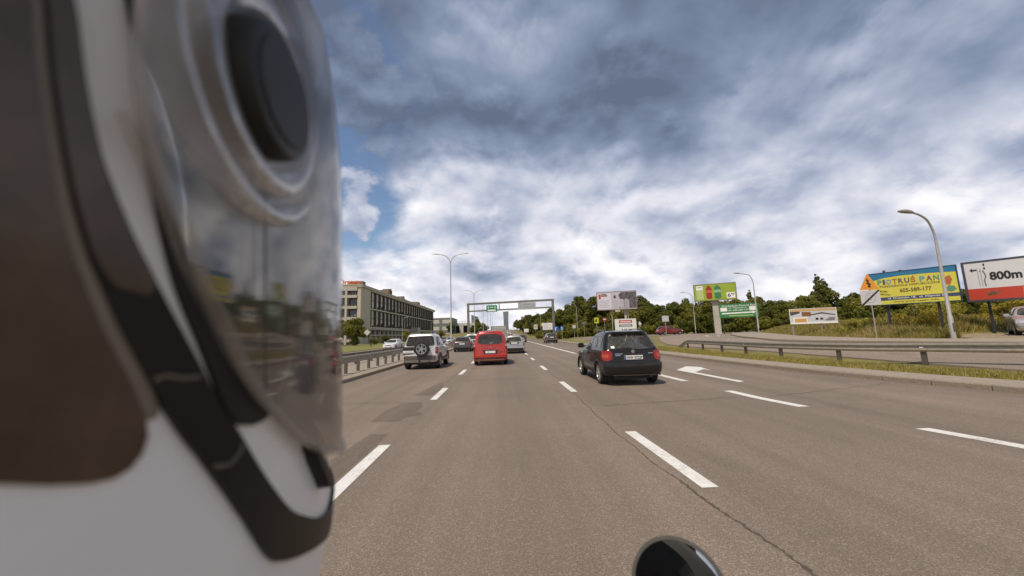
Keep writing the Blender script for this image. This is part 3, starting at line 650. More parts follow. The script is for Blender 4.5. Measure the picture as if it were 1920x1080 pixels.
for j in range(54):
    t = j/53; p = pts[int(lerp(16, len(pts)-2, t))]; x = p.x-3.2+rnd.uniform(-1.2, 1.2); yy = p.y-3.5+rnd.uniform(-1, 1)
    BELT.append((x/yy, tree(SHR[j % 2], x, yy, rnd.uniform(.7, 1.2), 'low shrub under the trees '+where(x, yy), 'shrubs at the foot of the tree belt', name='shrub')))
by = {}
for px, o in BELT: by.setdefault(o['label'], []).append((px, o))
for lab, l in by.items():
    if len(l) > 1:
        for (px, o), w in zip(sorted(l, key=lambda q: q[0]), ('first', 'second', 'third', 'fourth', 'fifth', 'sixth', 'seventh', 'eighth', 'ninth', 'tenth')): o['label'] = lab+', '+w+' from left'
for x, yy, k, s, lab in ((-43.5, 95, 0, .75, 'round green tree before the office block balconies, left of the corner'), (-38.0, 96, 2, .80, 'taller green tree before the office block corner'), (-33, 128, 2, .42, 'small light tree before the office ground floor, nearest the corner'), (-31, 150, 4, .42, 'small light tree before the office ground floor, midway'), (-30, 178, 2, .45, 'small light tree before the office ground floor, farthest'),
        (-36, 255, 3, .8, 'dark tree between the small grey office and the lamp mast'), (-22, 270, 1, .62, 'dark tree left of the viaduct wall'), (-16, 240, 3, .9, 'dark tree just right of the left gantry column'), (-13, 262, 0, .8, 'dark tree left of the red van, farther back')):
    tree(KINDS[k], x, yy, s, lab, None, z=hill(yy)*.6)
for j, (x, yy) in enumerate(((-50, 92), (-36, 104), (-35.5, 112))): tree(SHR[j % 2], x, yy, .8, ('low bush left of the office trees', 'low bush under the office corner, nearer', 'low bush under the office corner, farther')[j], None, name='shrub', z=0)

# ------------------------------------------------------------------ grasses
GR1 = leafy('grass_green', (.23, .225, .036), (.42, .38, .075), 1.5); GR2 = leafy('grass_straw', (.28, .22, .08), (.50, .39, .17), 2.0, .2); GR3 = leafy('grass_yellow', (.24, .20, .022), (.42, .34, .05), 1.5)
def blades(name, P, H, Wd, mi, mats, label, seed):
    rg = np.random.default_rng(seed); n = len(P); a = rg.uniform(0, 2*np.pi, n); lean = rg.normal(scale=.28, size=(n, 2))*H[:, None]
    dx = np.stack([np.cos(a), np.sin(a), np.zeros(n)], 1)*(Wd/2)[:, None]; top = P + np.concatenate([lean, H[:, None]], 1)
    mid = P + np.concatenate([lean*.35, H[:, None]*.55], 1)
    V = np.stack([P-dx, P+dx, mid+dx*.8, top, mid-dx*.8], 1).reshape(-1, 3)
    me = bpy.data.meshes.new(name); me.vertices.add(5*n); me.vertices.foreach_set('co', V.ravel()); me.loops.add(5*n); me.loops.foreach_set('vertex_index', np.arange(5*n))
    me.polygons.add(n); me.polygons.foreach_set('loop_start', np.arange(n)*5); me.update(calc_edges=True)
    for m in mats: me.materials.append(m)
    me.polygons.foreach_set('material_index', mi); o = link(name, me); tag(o, label, 'grass', kind='stuff'); return o
rg = np.random.default_rng(9)
def scatter(n, ybox, xf, keep=None):
    y = rg.uniform(ybox[0], ybox[1], n); y = ybox[0]+(y-ybox[0])**1.0; u = rg.random(n); lo = np.array([xf(q)[0] for q in y]); hi = np.array([xf(q)[1] for q in y]); x = lo+(hi-lo)*u; return x, y
# rough meadow on the bank
n = 120000; yy = 17.2+ (58-17.2)*rg.random(n)**1.7; d = .15+ 22*rg.random(n)**1.8; xx = np.interp(yy, XB_Y, XB_X)+d
zz = np.array([terrain(a, b) for a, b in zip(xx, yy)])-.10
ok = ~((xx > 22.3) & (yy < 17+4.4*np.clip((xx-22)/2.5, 0, 1))) | (yy > 22.5); xx, yy, zz, d = xx[ok], yy[ok], zz[ok], d[ok]; n = len(xx)
patch = np.sin(xx*.7+1.3*np.sin(yy*.5))+np.sin(yy*.9+xx*.3)+rg.normal(scale=.5, size=n)
Hh = np.clip(.06+.17*np.clip(d-.5, 0, 3.0), .06, .50)*rg.uniform(.6, 1.35, n); mi = np.where(patch > .9, 1, np.where((d > 3.5) & (patch < -.2), 2, 0)); mi = np.where(d < 1.0, 0, mi)
mi = np.where((rg.random(n) < .45) & (d > .8), 1, mi)
blades('meadow_grass', np.stack([xx, yy, zz], 1), Hh, .008+.022*Hh+.0005*yy, mi.astype(int), [GR1, GR2, GR3], 'rough straw and green meadow grass on the bank under the billboards', 2)
n = 26000; yy = 5+ 27*rg.random(n)**1.3; k0 = np.array([kerb_x(q)+mx(q) for q in yy]); k1 = np.array([strx(q) for q in yy]); xx = k0+(k1-k0)*rg.random(n)**.9
blades('verge_grass', np.stack([xx, yy, np.full(n, .09)], 1), rg.uniform(.05, .16, n), np.full(n, .014), np.where(rg.random(n) < .42, 1, 0), [GR1, GR2], 'dry short grass strip between the kerb and the crash barrier', 3)
# yellow flowering weeds on the bank
for j, (x, yy, s) in enumerate(((26.5, 22.6, .7), (28.5, 23.5, .8), (31, 24.5, .75), (24.0, 24.2, .55), (33, 23, .8))):
    r = tree((leaf_cloud('foliage', [(rnd.uniform(-1.4, 1.4), rnd.uniform(-.6, .6), rnd.uniform(.3, 1.5), rnd.uniform(.35, .6)) for _ in range(10)], 1500, .10, 40+j, GR3 if j % 2 == 0 else GR1), SHR[1][1], 2), x, yy, s,
        ('yellow weed clump under the gap between the two large billboards', 'green weed clump under the white distance billboard', 'yellow weed clump right of the white billboard post', 'green weed clump under the yellow billboard', 'yellow weed clump furthest right on the bank')[j], None, name='shrub')
# ------------------------------------------------------------------ vehicles
SEATM = mat('seat_fabric', (.035, .033, .030), .9, var=.2, scale=20)
class Shape:
    """car body as stacked plan outlines; local axes: rear at y=0, front at y=L"""
    def __init__(s, L, tab, rr=.18, rf=.35, bow_r=.05, bow_f=.14, taper=.05):
        s.L = L; s.t = np.array([(z, w, yr, L-df) for z, w, yr, df in tab]); s.rr, s.rf, s.bow_r, s.bow_f, s.taper = rr, rf, bow_r, bow_f, taper
    def ring(s, z):
        T = s.t; w = np.interp(z, T[:, 0], T[:, 1]); yr = np.interp(z, T[:, 0], T[:, 2]); yf = np.interp(z, T[:, 0], T[:, 3])
        rr = min(s.rr, w*.45); rf = min(s.rf, w*.5); P = []
        we, wf = w*(1-s.taper*.5), w*(1-s.taper)
        for k in np.linspace(0, 1, 6): x = k*(we-rr); P.append((x, yr+s.bow_r*(x/w)**2))
        b0 = yr+s.bow_r*((we-rr)/w)**2
        for a in np.linspace(0, math.pi/2, 7)[1:]: P.append((we-rr+rr*math.sin(a), b0+rr*(1-math.cos(a))))
        b1 = yf-s.bow_f*((wf-rf)/w)**2; ya, yb = b0+rr, b1-rf
        for k in np.linspace(0, 1, 18)[1:]:
            q = 2*k-1; x = w - (w-we)*max(0, -q)**2.2 - (w-wf)*max(0, q)**2.2; P.append((x, lerp(ya, yb, k)))
        for a in np.linspace(0, math.pi/2, 7)[1:]: P.append((wf-rf+rf*math.cos(a), yb+rf*math.sin(a)))
        for k in np.linspace(1, 0, 6)[1:]: x = k*(wf-rf); P.append((x, yf-s.bow_f*(x/w)**2))
        return np.array(P)
    def body(s):
        zs = []
        T = s.t[:, 0]
        for a, b in zip(T, T[1:]):
            n = max(1, int((b-a)/.05)); zs += [lerp(a, b, i/n) for i in range(n)]
        zs.append(T[-1]); V = []; F = []
        for z in zs:
            h = s.ring(z); full = list(h)+[(-x, y) for x, y in h[-2:0:-1]]; V += [(x, y, z) for x, y in full]; n = len(full)
        for i in range(len(zs)-1):
            for k in range(n): F.append((i*n+k, i*n+(k+1) % n, (i+1)*n+(k+1) % n, (i+1)*n+k))
        F.append(tuple(range(n-1, -1, -1))); F.append(tuple((len(zs)-1)*n+k for k in range(n))); return V, F
    def _arc(s, z, q, front):
        P = s.ring(z); P = P[::-1] if front else P; dl = np.r_[0, np.cumsum(np.hypot(*np.diff(P, axis=0).T))]; a = abs(q)
        return Vector((math.copysign(np.interp(a, dl, P[:, 0]), q) if q else 0, np.interp(a, dl, P[:, 1]), z))
    def _side(s, y, z, sg):
        P = s.ring(z); i = np.argsort(P[:, 1]); P = P[i]; m = P[:, 0] > P[:, 0].max()*.55; P = P[m]; return Vector((sg*np.interp(y, P[:, 1], P[:, 0]), y, z))
    def pt(s, where, a, z, off=0):
        f = (lambda a, z: s._arc(z, a, where == 'front')) if where in ('rear', 'front') else (lambda a, z: s._side(a, z, 1 if where == 'right' else -1))
        p = f(a, z)
        if off:
            e = .01; n = (f(a+e, z)-f(a-e, z)).cross(f(a, z+e)-f(a, z-e)).normalized(); c = Vector((0, s.L/2, z-.1 if z > 1 else z))
            if n.dot(p-c) < 0: n = -n
            p = p+n*off
        return p
    def patch(s, where, fn, nu=8, nv=6, off=.008, th=.02):
        """fn(u,v in 0..1) -> (a, z); sheet with thickness lying on the body"""
        V = []; F = []
        for lay in (off, off-th):
            for j in range(nv+1):
                for i in range(nu+1): a, z = fn(i/nu, j/nv); V.append(s.pt(where, a, z, lay or 1e-4))
        n = (nu+1)*(nv+1); I = lambda i, j, l: l*n+j*(nu+1)+i
        for j in range(nv):
            for i in range(nu): F.append((I(i, j, 0), I(i+1, j, 0), I(i+1, j+1, 0), I(i, j+1, 0))); F.append((I(i, j, 1), I(i, j+1, 1), I(i+1, j+1, 1), I(i+1, j, 1)))
        for i in range(nu): F.append((I(i, 0, 0), I(i, 0, 1), I(i+1, 0, 1), I(i+1, 0, 0))); F.append((I(i, nv, 0), I(i+1, nv, 0), I(i+1, nv, 1), I(i, nv, 1)))
        for j in range(nv): F.append((I(0, j, 0), I(0, j+1, 0), I(0, j+1, 1), I(0, j, 1))); F.append((I(nu, j, 0), I(nu, j, 1), I(nu, j+1, 1), I(nu, j+1, 0)))
        bm = bmesh.new(); vs_ = [bm.verts.new(v) for v in V]
        for f in F:
            try: bm.faces.new([vs_[i] for i in f])
            except ValueError: pass
        bmesh.ops.recalc_face_normals(bm, faces=bm.faces[:]); me = bpy.data.meshes.new('patch'); bm.to_mesh(me); bm.free()
        me.polygons.foreach_set('use_smooth', [True]*len(me.polygons)); me.set_sharp_from_angle(angle=R_(40)); return me
def squircle(z0, z1, wb, wt, p=5.0):
    def fn(u, v):
        a = 2*u-1; b = 2*v-1; k = (1-abs(b*.985)**p)**(1/p); return a*k*lerp(wb, wt, v), lerp(z0, z1, v)
    return fn
def pill(a0, a1, z0, z1, p=4.0):
    def fn(u, v):
        b = 2*v-1; k = (1-abs(b*.98)**p)**(1/p); return (a0+a1)/2+(2*u-1)*k*(a1-a0)/2, lerp(z0, z1, v)
    return fn
def rect(a0, a1, z0, z1): return lambda u, v: (lerp(a0, a1, u), lerp(z0, z1, v))
def quad(c): return lambda u, v: (lerp(lerp(c[0][0], c[1][0], u), lerp(c[3][0], c[2][0], u), v), lerp(lerp(c[0][1], c[1][1], u), lerp(c[3][1], c[2][1], u), v))
def wheel_meshes(Rr, wd):
    t = MB().lathe([(Rr*.66, -wd/2+.01), (Rr*.72, -wd/2), (Rr*.93, -wd/2+.005), (Rr, -wd/2+.03), (Rr, -.01), (Rr-.006, 0), (Rr, .01), (Rr, wd/2-.03), (Rr*.93, wd/2-.005), (Rr*.72, wd/2), (Rr*.66, wd/2-.01), (Rr*.62, 0), (Rr*.66, -wd/2+.01)], 28, 'x')
    tm = make_mesh('wheel', t.v, t.f, 40); tm.materials.append(RUBBER)
    r = MB().lathe([(Rr*.69, wd/2-.004), (Rr*.62, wd/2-.006), (Rr*.60, wd/2-.03), (Rr*.60, 0), (.0, -.005)], 24, 'x'); r.lathe([(0, wd/2-.008), (Rr*.13, wd/2-.01), (Rr*.15, wd/2-.05), (Rr*.15, 0)], 12, 'x')
    sp = MB()
    for k in range(5):
        a = 2*math.pi*k/5
        for q in (-.13, .13):
            c, d = math.cos(a+q), math.sin(a+q); c2, d2 = math.cos(a+q*1.6), math.sin(a+q*1.6); n = Vector((0, -d, c)); x = wd/2-.02
            p0, p1 = Vector((x, c*Rr*.1, d*Rr*.1)), Vector((x+.01, c2*Rr*.63, d2*Rr*.63)); h = Vector((.03, 0, 0)); w = Rr*.05
            V = [p0-n*w, p0+n*w, p1+n*w, p1-n*w]; V += [v-h for v in V]; sp.add(V, [(0, 1, 2, 3), (7, 6, 5, 4), (0, 4, 5, 1), (1, 5, 6, 2), (2, 6, 7, 3), (3, 7, 4, 0)])
    dk = MB().lathe([(Rr*.61, .012), (0, .012)], 20, 'x'); rm = MB(); rm.add(r.v, r.f); rm.add(sp.v, sp.f); nf = len(rm.f); rm.add(dk.v, dk.f)
    me = make_mesh('rim', rm.v, rm.f, 35, [0]*nf+[1]*len(dk.f)); me.materials.append(ALLOY); me.materials.append(RUBBER); return tm, me
def cut_arches(V, F, axles, Rr, wmax, mt, spec):
    me = make_mesh('body', V, F); o = link('body', me)
    c = MB()
    for ya in axles:
        for sg in (-1, 1):
            n = 24; x0, x1 = sorted((sg*(wmax-.30), sg*(wmax+.3)))
            VV = [(x, ya+math.cos(2*math.pi*k/n)*Rr, Rr*.93+math.sin(2*math.pi*k/n)*Rr) for x in (x0, x1) for k in range(n)]
            c.add(VV, [(k, n+k, n+(k+1) % n, (k+1) % n) for k in range(n)]+[tuple(range(n)), tuple(n+k for k in range(n-1, -1, -1))])
    c2 = MB()
    z0, z1, wb, wt, pw = spec['rear_window']; n = 32; ring = []
    for k in range(n):
        a = 2*math.pi*k/n; cs, sn = math.cos(a), math.sin(a); e = 2/pw; X = math.copysign(abs(cs)**e, cs); Z = math.copysign(abs(sn)**e, sn); v = (Z*.97+1)/2
        ring.append((X*.965*lerp(wb, wt, v), lerp(z0, z1, v)))
    VV = [(x, y, z) for y in (-1, spec['L']+1) for x, z in ring]
    c2.add(VV, [(k, (k+1) % n, n+(k+1) % n, n+k) for k in range(n)]+[tuple(range(n-1, -1, -1)), tuple(n+k for k in range(n))])
    c3 = MB()
    for q in spec['side_windows']:
        m_ = (sum(p[0] for p in q)/4, sum(p[1] for p in q)/4); q = [(m_[0]+(p[0]-m_[0])*.97, m_[1]+(p[1]-m_[1])*.95) for p in q]
        c3.add([(x, y, z) for x in (-1.5, 1.5) for y, z in q], [(0, 1, 2, 3), (7, 6, 5, 4), (0, 4, 5, 1), (1, 5, 6, 2), (2, 6, 7, 3), (3, 7, 4, 0)])
    cuts = []
    for cc in (c, c2, c3):
        cm = make_mesh('cut', cc.v, cc.f); bm = bmesh.new(); bm.from_mesh(cm); bmesh.ops.recalc_face_normals(bm, faces=bm.faces[:]); bm.to_mesh(cm); bm.free(); cuts.append(link('cut', cm))
    bm = bmesh.new(); bm.from_mesh(me); bmesh.ops.recalc_face_normals(bm, faces=bm.faces[:]); bm.to_mesh(me); bm.free()
    for co in cuts: md = o.modifiers.new('b', 'BOOLEAN'); md.object = co; md.operation = 'DIFFERENCE'; md.solver = 'EXACT'
    bpy.context.view_layer.update(); res = bpy.data.meshes.new_from_object(o.evaluated_get(bpy.context.evaluated_depsgraph_get()))
    bpy.data.objects.remove(o)
    for co in cuts: bpy.data.objects.remove(co)
    res.polygons.foreach_set('use_smooth', [True]*len(res.polygons)); res.set_sharp_from_angle(angle=R_(28)); res.materials.clear(); res.materials.append(mt); res.name = 'body'; return res

def make_car(spec, body_mat):
    """returns list of (name, mesh, material, location, rotation, parent_index)"""
    S = Shape(spec['L'], spec['tab'], **spec.get('shape', {})); parts = []; w0 = float(S.t[:, 1].max())
    V, F = S.body(); Rr = spec['R']; ax = spec['axles']
    parts.append(('body', cut_arches(V, F, ax, Rr+.055, w0, body_mat, spec), None, None, None, None))
    def P(name, where, fn, m, **k):
        par = k.pop('par', None); me = S.patch(where, fn, **k); me.materials.append(m); parts.append((name, me, None, None, None, par)); return len(parts)-1
    def add(name, mb, m, loc=None, rot=None, par=None, smooth=35):
        me = make_mesh(name, mb.v, mb.f, smooth); me.materials.append(m); parts.append((name, me, None, loc, rot, par)); return len(parts)-1
    rw = spec['rear_window']; P('rear_window', 'rear', squircle(*rw), spec.get('rear_glass', GLASS), nu=14, nv=10)
    ws = spec['windscreen']; P('windscreen', 'front', squircle(*ws), GLASS, nu=14, nv=8)
    for sg in ('left', 'right'):
        for c in spec['side_windows']: P('side_window', sg, quad(c), GLASS, nu=8, nv=6)
        for y in spec.get('seams', ()): P('door_seam', sg, rect(y, y+.012, spec['sill']+.08, spec['belt']-.02), PLASTIC, nu=1, nv=6, off=.002, th=.01)
        for y in spec.get('handles', ()): P('door_handle', sg, rect(y, y+.2, spec['belt']-.16, spec['belt']-.12), body_mat, nu=4, nv=1, off=.03, th=.03)
        P('sill_trim', sg, rect(ax[0]+Rr+.1, ax[1]-Rr-.1, spec['sill']+.0, spec['sill']+spec.get('trim', .1)), PLASTIC, nu=10, nv=2, off=.012)
    for sg in (-1, 1):
        for (a0, a1, z0, z1, m) in spec['tail']:
            P('tail_light', 'rear', pill(sg*a0, sg*a1, z0, z1), m, nu=10, nv=8, off=.014 if m is not AMBL else .02, th=.03)
        h = spec['head']; P('headlight', 'front', rect(sg*h[0], sg*h[1], h[2], h[3]), CLEARL, nu=8, nv=4, off=.01, th=.03)
        m = spec['mirror']; add('door_mirror', MB().box(-.10, .10, -.06, .07, -.075, .085, .03).box(-sg*.16 if sg > 0 else .08, -.08 if sg > 0 else .16, -.02, .03, -.05, -.01), spec.get('mirror_mat', body_mat), (sg*(m[0]+.13), m[1], m[2]))
        for y in ax:
            tm, rm = spec['_w']; rot = (0, 0, 0) if sg > 0 else (0, 0, math.pi)
            parts.append(('wheel', tm, None, (sg*(w0-.115), y, Rr), rot, None)); parts.append(('rim', rm, None, (0, 0, 0), None, len(parts)-1))
            if spec.get('flare'):
                arc = MB().tube([(sg*(w0-.012), y+math.cos(a)*(Rr+.075), Rr*.93+math.sin(a)*(Rr+.075)) for a in np.linspace(-.15, math.pi+.15, 15)], .03, 6); add('arch_trim', arc, spec['flare'])
    pl = spec['plate']; c = S.pt('rear', pl[0], pl[1], .01); add('plate_recess', MB().box(*spec.get('recess_box', (-.36, .36, -.004, .03, -.10, .10)), .003), PLASTIC, c) if spec.get('recess', True) else None
    k = add('number_plate', MB().box(-.26, .26, -.018, .0, -.057, .057, .004), PLATE, Vector(c)+Vector((0, -.004, 0))); spec['_plate'] = k
    c = S.pt('front', 0, spec['fplate'], .01); add('number_plate', MB().box(-.26, .26, 0, .018, -.057, .057, .004), PLATE, c)
    gz_ = spec['grille']; P('grille', 'front', squircle(gz_[0], gz_[1], gz_[2], gz_[2]), PLASTIC, nu=10, nv=4, off=.012, th=.03)
    P('lower_intake', 'front', squircle(spec['sill']+.06, spec['sill']+.2, .55, .5), PLASTIC, nu=10, nv=3, off=.012, th=.03)
    for (name, where, fn, m, off) in spec.get('extra', ()): P(name, where, fn, m, nu=10, nv=4, off=off, th=.03)
    for (name, mb, m, loc, rot) in spec.get('solid', ()): add(name, mb, m, loc, rot)
    zb = spec['rear_window'][0]+.02; yf = ax[0]+1.35
    for sg in (-1, 1):
        add('seat', MB().box(sg*.36-.2, sg*.36+.2, yf, yf+.12, zb-.04, zb+.17, .04).box(sg*.36-.12, sg*.36+.12, yf+.01, yf+.1, zb+.2, zb+.36, .04).box(sg*.36-.03, sg*.36+.03, yf+.03, yf+.07, zb+.15, zb+.22), SEATM)
        add('seat', MB().box(sg*.34-.24, sg*.34+.24, yf-.85, yf-.73, zb-.05, zb+.08, .04).box(sg*.34-.11, sg*.34+.11, yf-.84, yf-.75, zb+.1, zb+.22, .03), SEATM)
    add('underbody', MB().box(-w0+.35, w0-.35, .35, spec['L']-.4, .16 if Rr < .35 else .22, spec['sill']+.12), PLASTIC)
    add('exhaust', MB().tube([(.45, .02, spec['sill']-.03), (.45, .5, spec['sill']-.03)], .028, 8), DARKMETAL)
    return parts
def put_car(parts, name, label, loc, rz, group=None, body=None, plate=None, lod=False, scale=1):
    r = empty(name, loc, rz, label, 'van' if 'van' in name else 'car', group); r.scale = (scale,)*3; made = []
    for i, (n, me, m, l, ro, par) in enumerate(parts):
        if lod and n in ('door_seam', 'door_handle', 'sill_trim', 'plate_recess', 'arch_trim', 'exhaust', 'lower_intake', 'wiper', 'badge', 'model_badge', 'rim', 'spoiler', 'roof_rail'): made.append(None); continue
        o = link(n, me, r if par is None else made[par], None, l, ro); made.append(o)
        if body is not None and n in ('body', 'door_mirror', 'spoiler'):
            o.material_slots[0].link = 'OBJECT'; o.material_slots[0].material = body
    return r, made
SX = dict(L=4.13, R=.325, axles=(.80, 3.30), sill=.29, belt=1.02, _w=wheel_meshes(.325, .20),
    tab=[(.25, .76, .14, .25), (.30, .83, .05, .10), (.39, .868, .015, .03), (.50, .876, .0, .0), (.62, .876, .005, .01), (.655, .875, .012, .02), (.66, .8745, .055, .02), (.80, .870, .075, .06), (.90, .862, .09, .25), (.96, .855, .10, .62), (1.01, .845, .115, 1.02), (1.06, .82, .15, 1.22), (1.20, .775, .255, 1.47), (1.36, .715, .375, 1.80), (1.46, .665, .44, 2.05), (1.51, .63, .43, 2.2), (1.545, .58, .46, 2.35), (1.57, .48, .62, 2.55), (1.58, .28, .95, 2.75)],
    shape=dict(rr=.20, rf=.35, bow_r=.06), rear_window=(1.03, 1.455, .70, .57, 8), windscreen=(1.07, 1.48, .66, .52, 7),
    side_windows=[[(.95, 1.07), (1.62, 1.07), (1.62, 1.44), (1.18, 1.42)], [(1.70, 1.07), (2.62, 1.07), (2.05, 1.43), (1.70, 1.44)], [(.55, 1.07), (.86, 1.07), (1.06, 1.40), (.66, 1.36)]], seams=(1.66, 2.72, .98), handles=(1.05, 1.85),
    tail=[(.60, 1.00, .72, 1.0, REDL), (.68, .92, .80, .90, AMBL)], head=(.42, .98, .64, .82), mirror=(.83, 2.62, 1.10), plate=(0, .80), fplate=.45, grille=(.62, .78, .38), flare=PLASTIC,
    extra=[('bumper', 'rear', rect(-1.15, 1.15, .36, .645), None, .014), ('bumper_lip', 'rear', rect(-.62, .62, .30, .318), STEELD, .016),
           ('model_badge', 'rear', rect(-.52, -.30, .895, .915), CHROME, .012), ('model_badge', 'rear', rect(-.52, -.34, .85, .87), CHROME, .012), ('model_badge', 'rear', rect(.44, .58, .90, .92), CHROME, .012), ('window_sticker', 'rear', rect(-.60, -.50, 1.06, 1.12), WHITE, .014), ('roof_rail', 'left', rect(1.0, 1.01, .3, .31), PLASTIC, .001)],
    solid=[])
BLACKC = mat('paint_black', (.009, .0078, .0066), .28, 0, .45, var=.1, scale=3, spec=.35)
SX['extra'] = [e if e[3] else e[:3]+(BLACKC,)+e[4:] for e in SX['extra'] if e[0] != 'roof_rail']
_S = Shape(SX['L'], SX['tab'], **SX['shape'])
for sg in (-1, 1): SX['solid'].append(('roof_rail', MB().tube(smooth_line([(sg*.58, .75, 1.52), (sg*.58, .90, 1.585), (sg*.575, 1.4, 1.61), (sg*.56, 1.85, 1.59), (sg*.55, 2.0, 1.52)], 4), .017, 6), BLACKC, None, None))
SX['solid'].append(('badge', MB().lathe([(0, -.012), (.05, -.012), (.055, 0), (.055, .02)], 16, 'y'), CHROME, _S.pt('rear', 0, .97, .0), None))
SX['solid'].append(('wiper', MB().tube([(-.02, .135, 1.045), (-.15, .135, 1.075), (-.46, .14, 1.06)], [.022, .012, .008], 6), PLASTIC, None, None))
SX['solid'].append(('spoiler', MB().box(-.5, .5, .36, .60, 1.50, 1.535, .012), BLACKC, None, None))
sx_parts = make_car(SX, BLACKC)
sx, made = put_car(sx_parts, 'hatchback_car', 'black hatchback with roof rails and red tail lights in the lane ahead to the right', (3.74, 10.42, 0), 0)
text(made[SX['_plate']], 'WW 5722P', .105, (-.205, -.0195, -.038), BLACKP, .002, sx=.88); one_box('country_strip', mat('plate_blue', (.02, .05, .30), .5), made[SX['_plate']], -.258, -.222, -.0195, -.0182, -.052, .052)

RED = paint('red', (.42, .022, .012), .1, .28)
VAN = dict(L=4.38, R=.315, axles=(.78, 3.5), sill=.25, belt=1.05, _w=wheel_meshes(.315, .20),
    tab=[(.22, .80, .12, .25), (.28, .87, .03, .08), (.36, .90, .0, .0), (.52, .905, .0, .0), (.54, .90, .03, .02), (.75, .90, .045, .06), (.90, .895, .05, .25), (1.0, .885, .055, .7), (1.10, .865, .065, 1.05), (1.30, .83, .095, 1.38), (1.50, .775, .135, 1.75), (1.64, .715, .165, 2.0), (1.72, .655, .20, 2.2), (1.77, .57, .25, 2.4), (1.795, .44, .36, 2.6), (1.80, .25, .6, 2.8)],
    shape=dict(rr=.16, rf=.4, bow_r=.05), rear_window=(1.09, 1.62, .70, .58, 4.2), windscreen=(1.12, 1.66, .70, .58, 6),
    side_windows=[[(.45, 1.10), (1.5, 1.10), (1.5, 1.58), (.55, 1.56)], [(1.6, 1.10), (2.85, 1.10), (2.25, 1.58), (1.6, 1.6)]], seams=(1.55, 2.95), handles=(1.65,),
    tail=[(.80, .98, .80, 1.10, REDL), (.80, .97, .98, 1.06, CLEARL), (.83, 1.02, .60, .72, AMBL)], head=(.45, 1.0, .70, .92), mirror=(.84, 2.85, 1.15), mirror_mat=PLASTIC, plate=(0, .69), fplate=.42, grille=(.5, .6, .45),
    extra=[('bumper_lip', 'rear', rect(-1.0, 1.0, .36, .42), PLASTIC, .012), ('silver_strip', 'rear', rect(-.68, .68, .27, .31), STEEL, .02), ('tailgate_recess', 'rear', rect(-.44, .44, .76, .80), PLASTIC, .006), ('model_badge', 'rear', rect(.42, .66, .67, .71), mat('dark_red', (.20, .02, .015), .4), .012), ('rear_light_bar', 'rear', rect(-.3, .3, 1.70, 1.735), mat('dark_red', (.2, .02, .015)), .014)], solid=[])
_S = Shape(VAN['L'], VAN['tab'], **VAN['shape'])
bz = _S.pt('rear', 0, .95, .012)
for dz in (0, -.05): VAN['solid'].append(('badge', MB().add([(-.07, -.01, dz-.03), (0, -.01, dz+.035), (.07, -.01, dz-.03), (.045, -.01, dz-.03), (0, -.01, dz+.008), (-.045, -.01, dz-.03)] + [(-.07, .02, dz-.03), (0, .02, dz+.035), (.07, .02, dz-.03), (.045, .02, dz-.03), (0, .02, dz+.008), (-.045, .02, dz-.03)],
    [(0, 1, 4, 5), (1, 2, 3, 4), (0, 6, 7, 1), (1, 7, 8, 2)]), CHROME, bz, None))
VAN['solid'].append(('wiper', MB().tube([(0, .055, 1.07), (-.12, .06, 1.10), (-.42, .075, 1.12)], [.02, .011, .007], 6), PLASTIC, None, None))
van_parts = make_car(VAN, RED)
vn, made = put_car(van_parts, 'red_van', 'bright red leisure van directly ahead in the middle lane', (-.66, 19.1, 0), 0)
one_box('plate_print', mat('plate_ink', (.10, .10, .10), .5), made[VAN['_plate']], -.12, -.08, -.0195, -.0182, -.03, .03)

SILVERW = paint('pearl_white', (.56, .55, .53), .25, .32); GREYPL = mat('grey_cladding_plastic', (.10, .092, .08), .6, var=.1, scale=6)
SUV = dict(L=4.15, R=.36, axles=(.86, 3.3), sill=.40, belt=1.08, _w=wheel_meshes(.36, .24), trim=.14,
    tab=[(.34, .78, .14, .25), (.40, .84, .06, .10), (.46, .87, .02, .0), (.66, .875, .0, .0), (.68, .868, .08, .05), (.86, .868, .09, .08), (.98, .862, .10, .3), (1.06, .85, .11, .9), (1.12, .825, .12, 1.25), (1.30, .775, .17, 1.55), (1.52, .715, .235, 1.85), (1.64, .68, .27, 2.05), (1.69, .64, .31, 2.2), (1.725, .55, .42, 2.4), (1.735, .35, .7, 2.6)],
    shape=dict(rr=.14, rf=.3, bow_r=.03), rear_window=(1.13, 1.62, .72, .62, 12), windscreen=(1.14, 1.62, .66, .56, 7),
    side_windows=[[(.35, 1.13), (1.25, 1.13), (1.28, 1.57), (.55, 1.57)], [(1.42, 1.13), (2.55, 1.13), (2.1, 1.57), (1.42, 1.57)]], seams=(1.35, 2.65), handles=(1.45,),
    tail=[(.74, .92, .76, .88, REDL), (.74, .92, .89, .97, AMBL), (.74, .92, .98, 1.06, REDL)], head=(.48, .85, .78, .95), mirror=(.84, 2.5, 1.18), plate=(-.56, .86), fplate=.55, grille=(.78, .92, .42), flare=GREYPL, rear_glass=DGLASS, recess_box=(-.27, .29, -.004, .05, -.12, .24),
    extra=[('bumper', 'rear', rect(-1.25, 1.25, .46, .66), GREYPL, .016), ('window_frame_bar', 'rear', rect(-.74, .74, 1.085, 1.12), None, .01), ('bumper_reflector', 'rear', rect(-.80, -.68, .57, .60), REDL, .022), ('bumper_reflector', 'rear', rect(.68, .80, .57, .60), REDL, .022)], solid=[])
SUV['extra'] = [e if e[3] else e[:3]+(SILVERW,)+e[4:] for e in SUV['extra']]
SUV['solid'].append(('side_step', MB().box(-.93, -.80, 1.35, 2.8, .38, .43, .012), STEEL, None, None)); SUV['solid'].append(('side_step', MB().box(.80, .93, 1.35, 2.8, .38, .43, .012), STEEL, None, None))
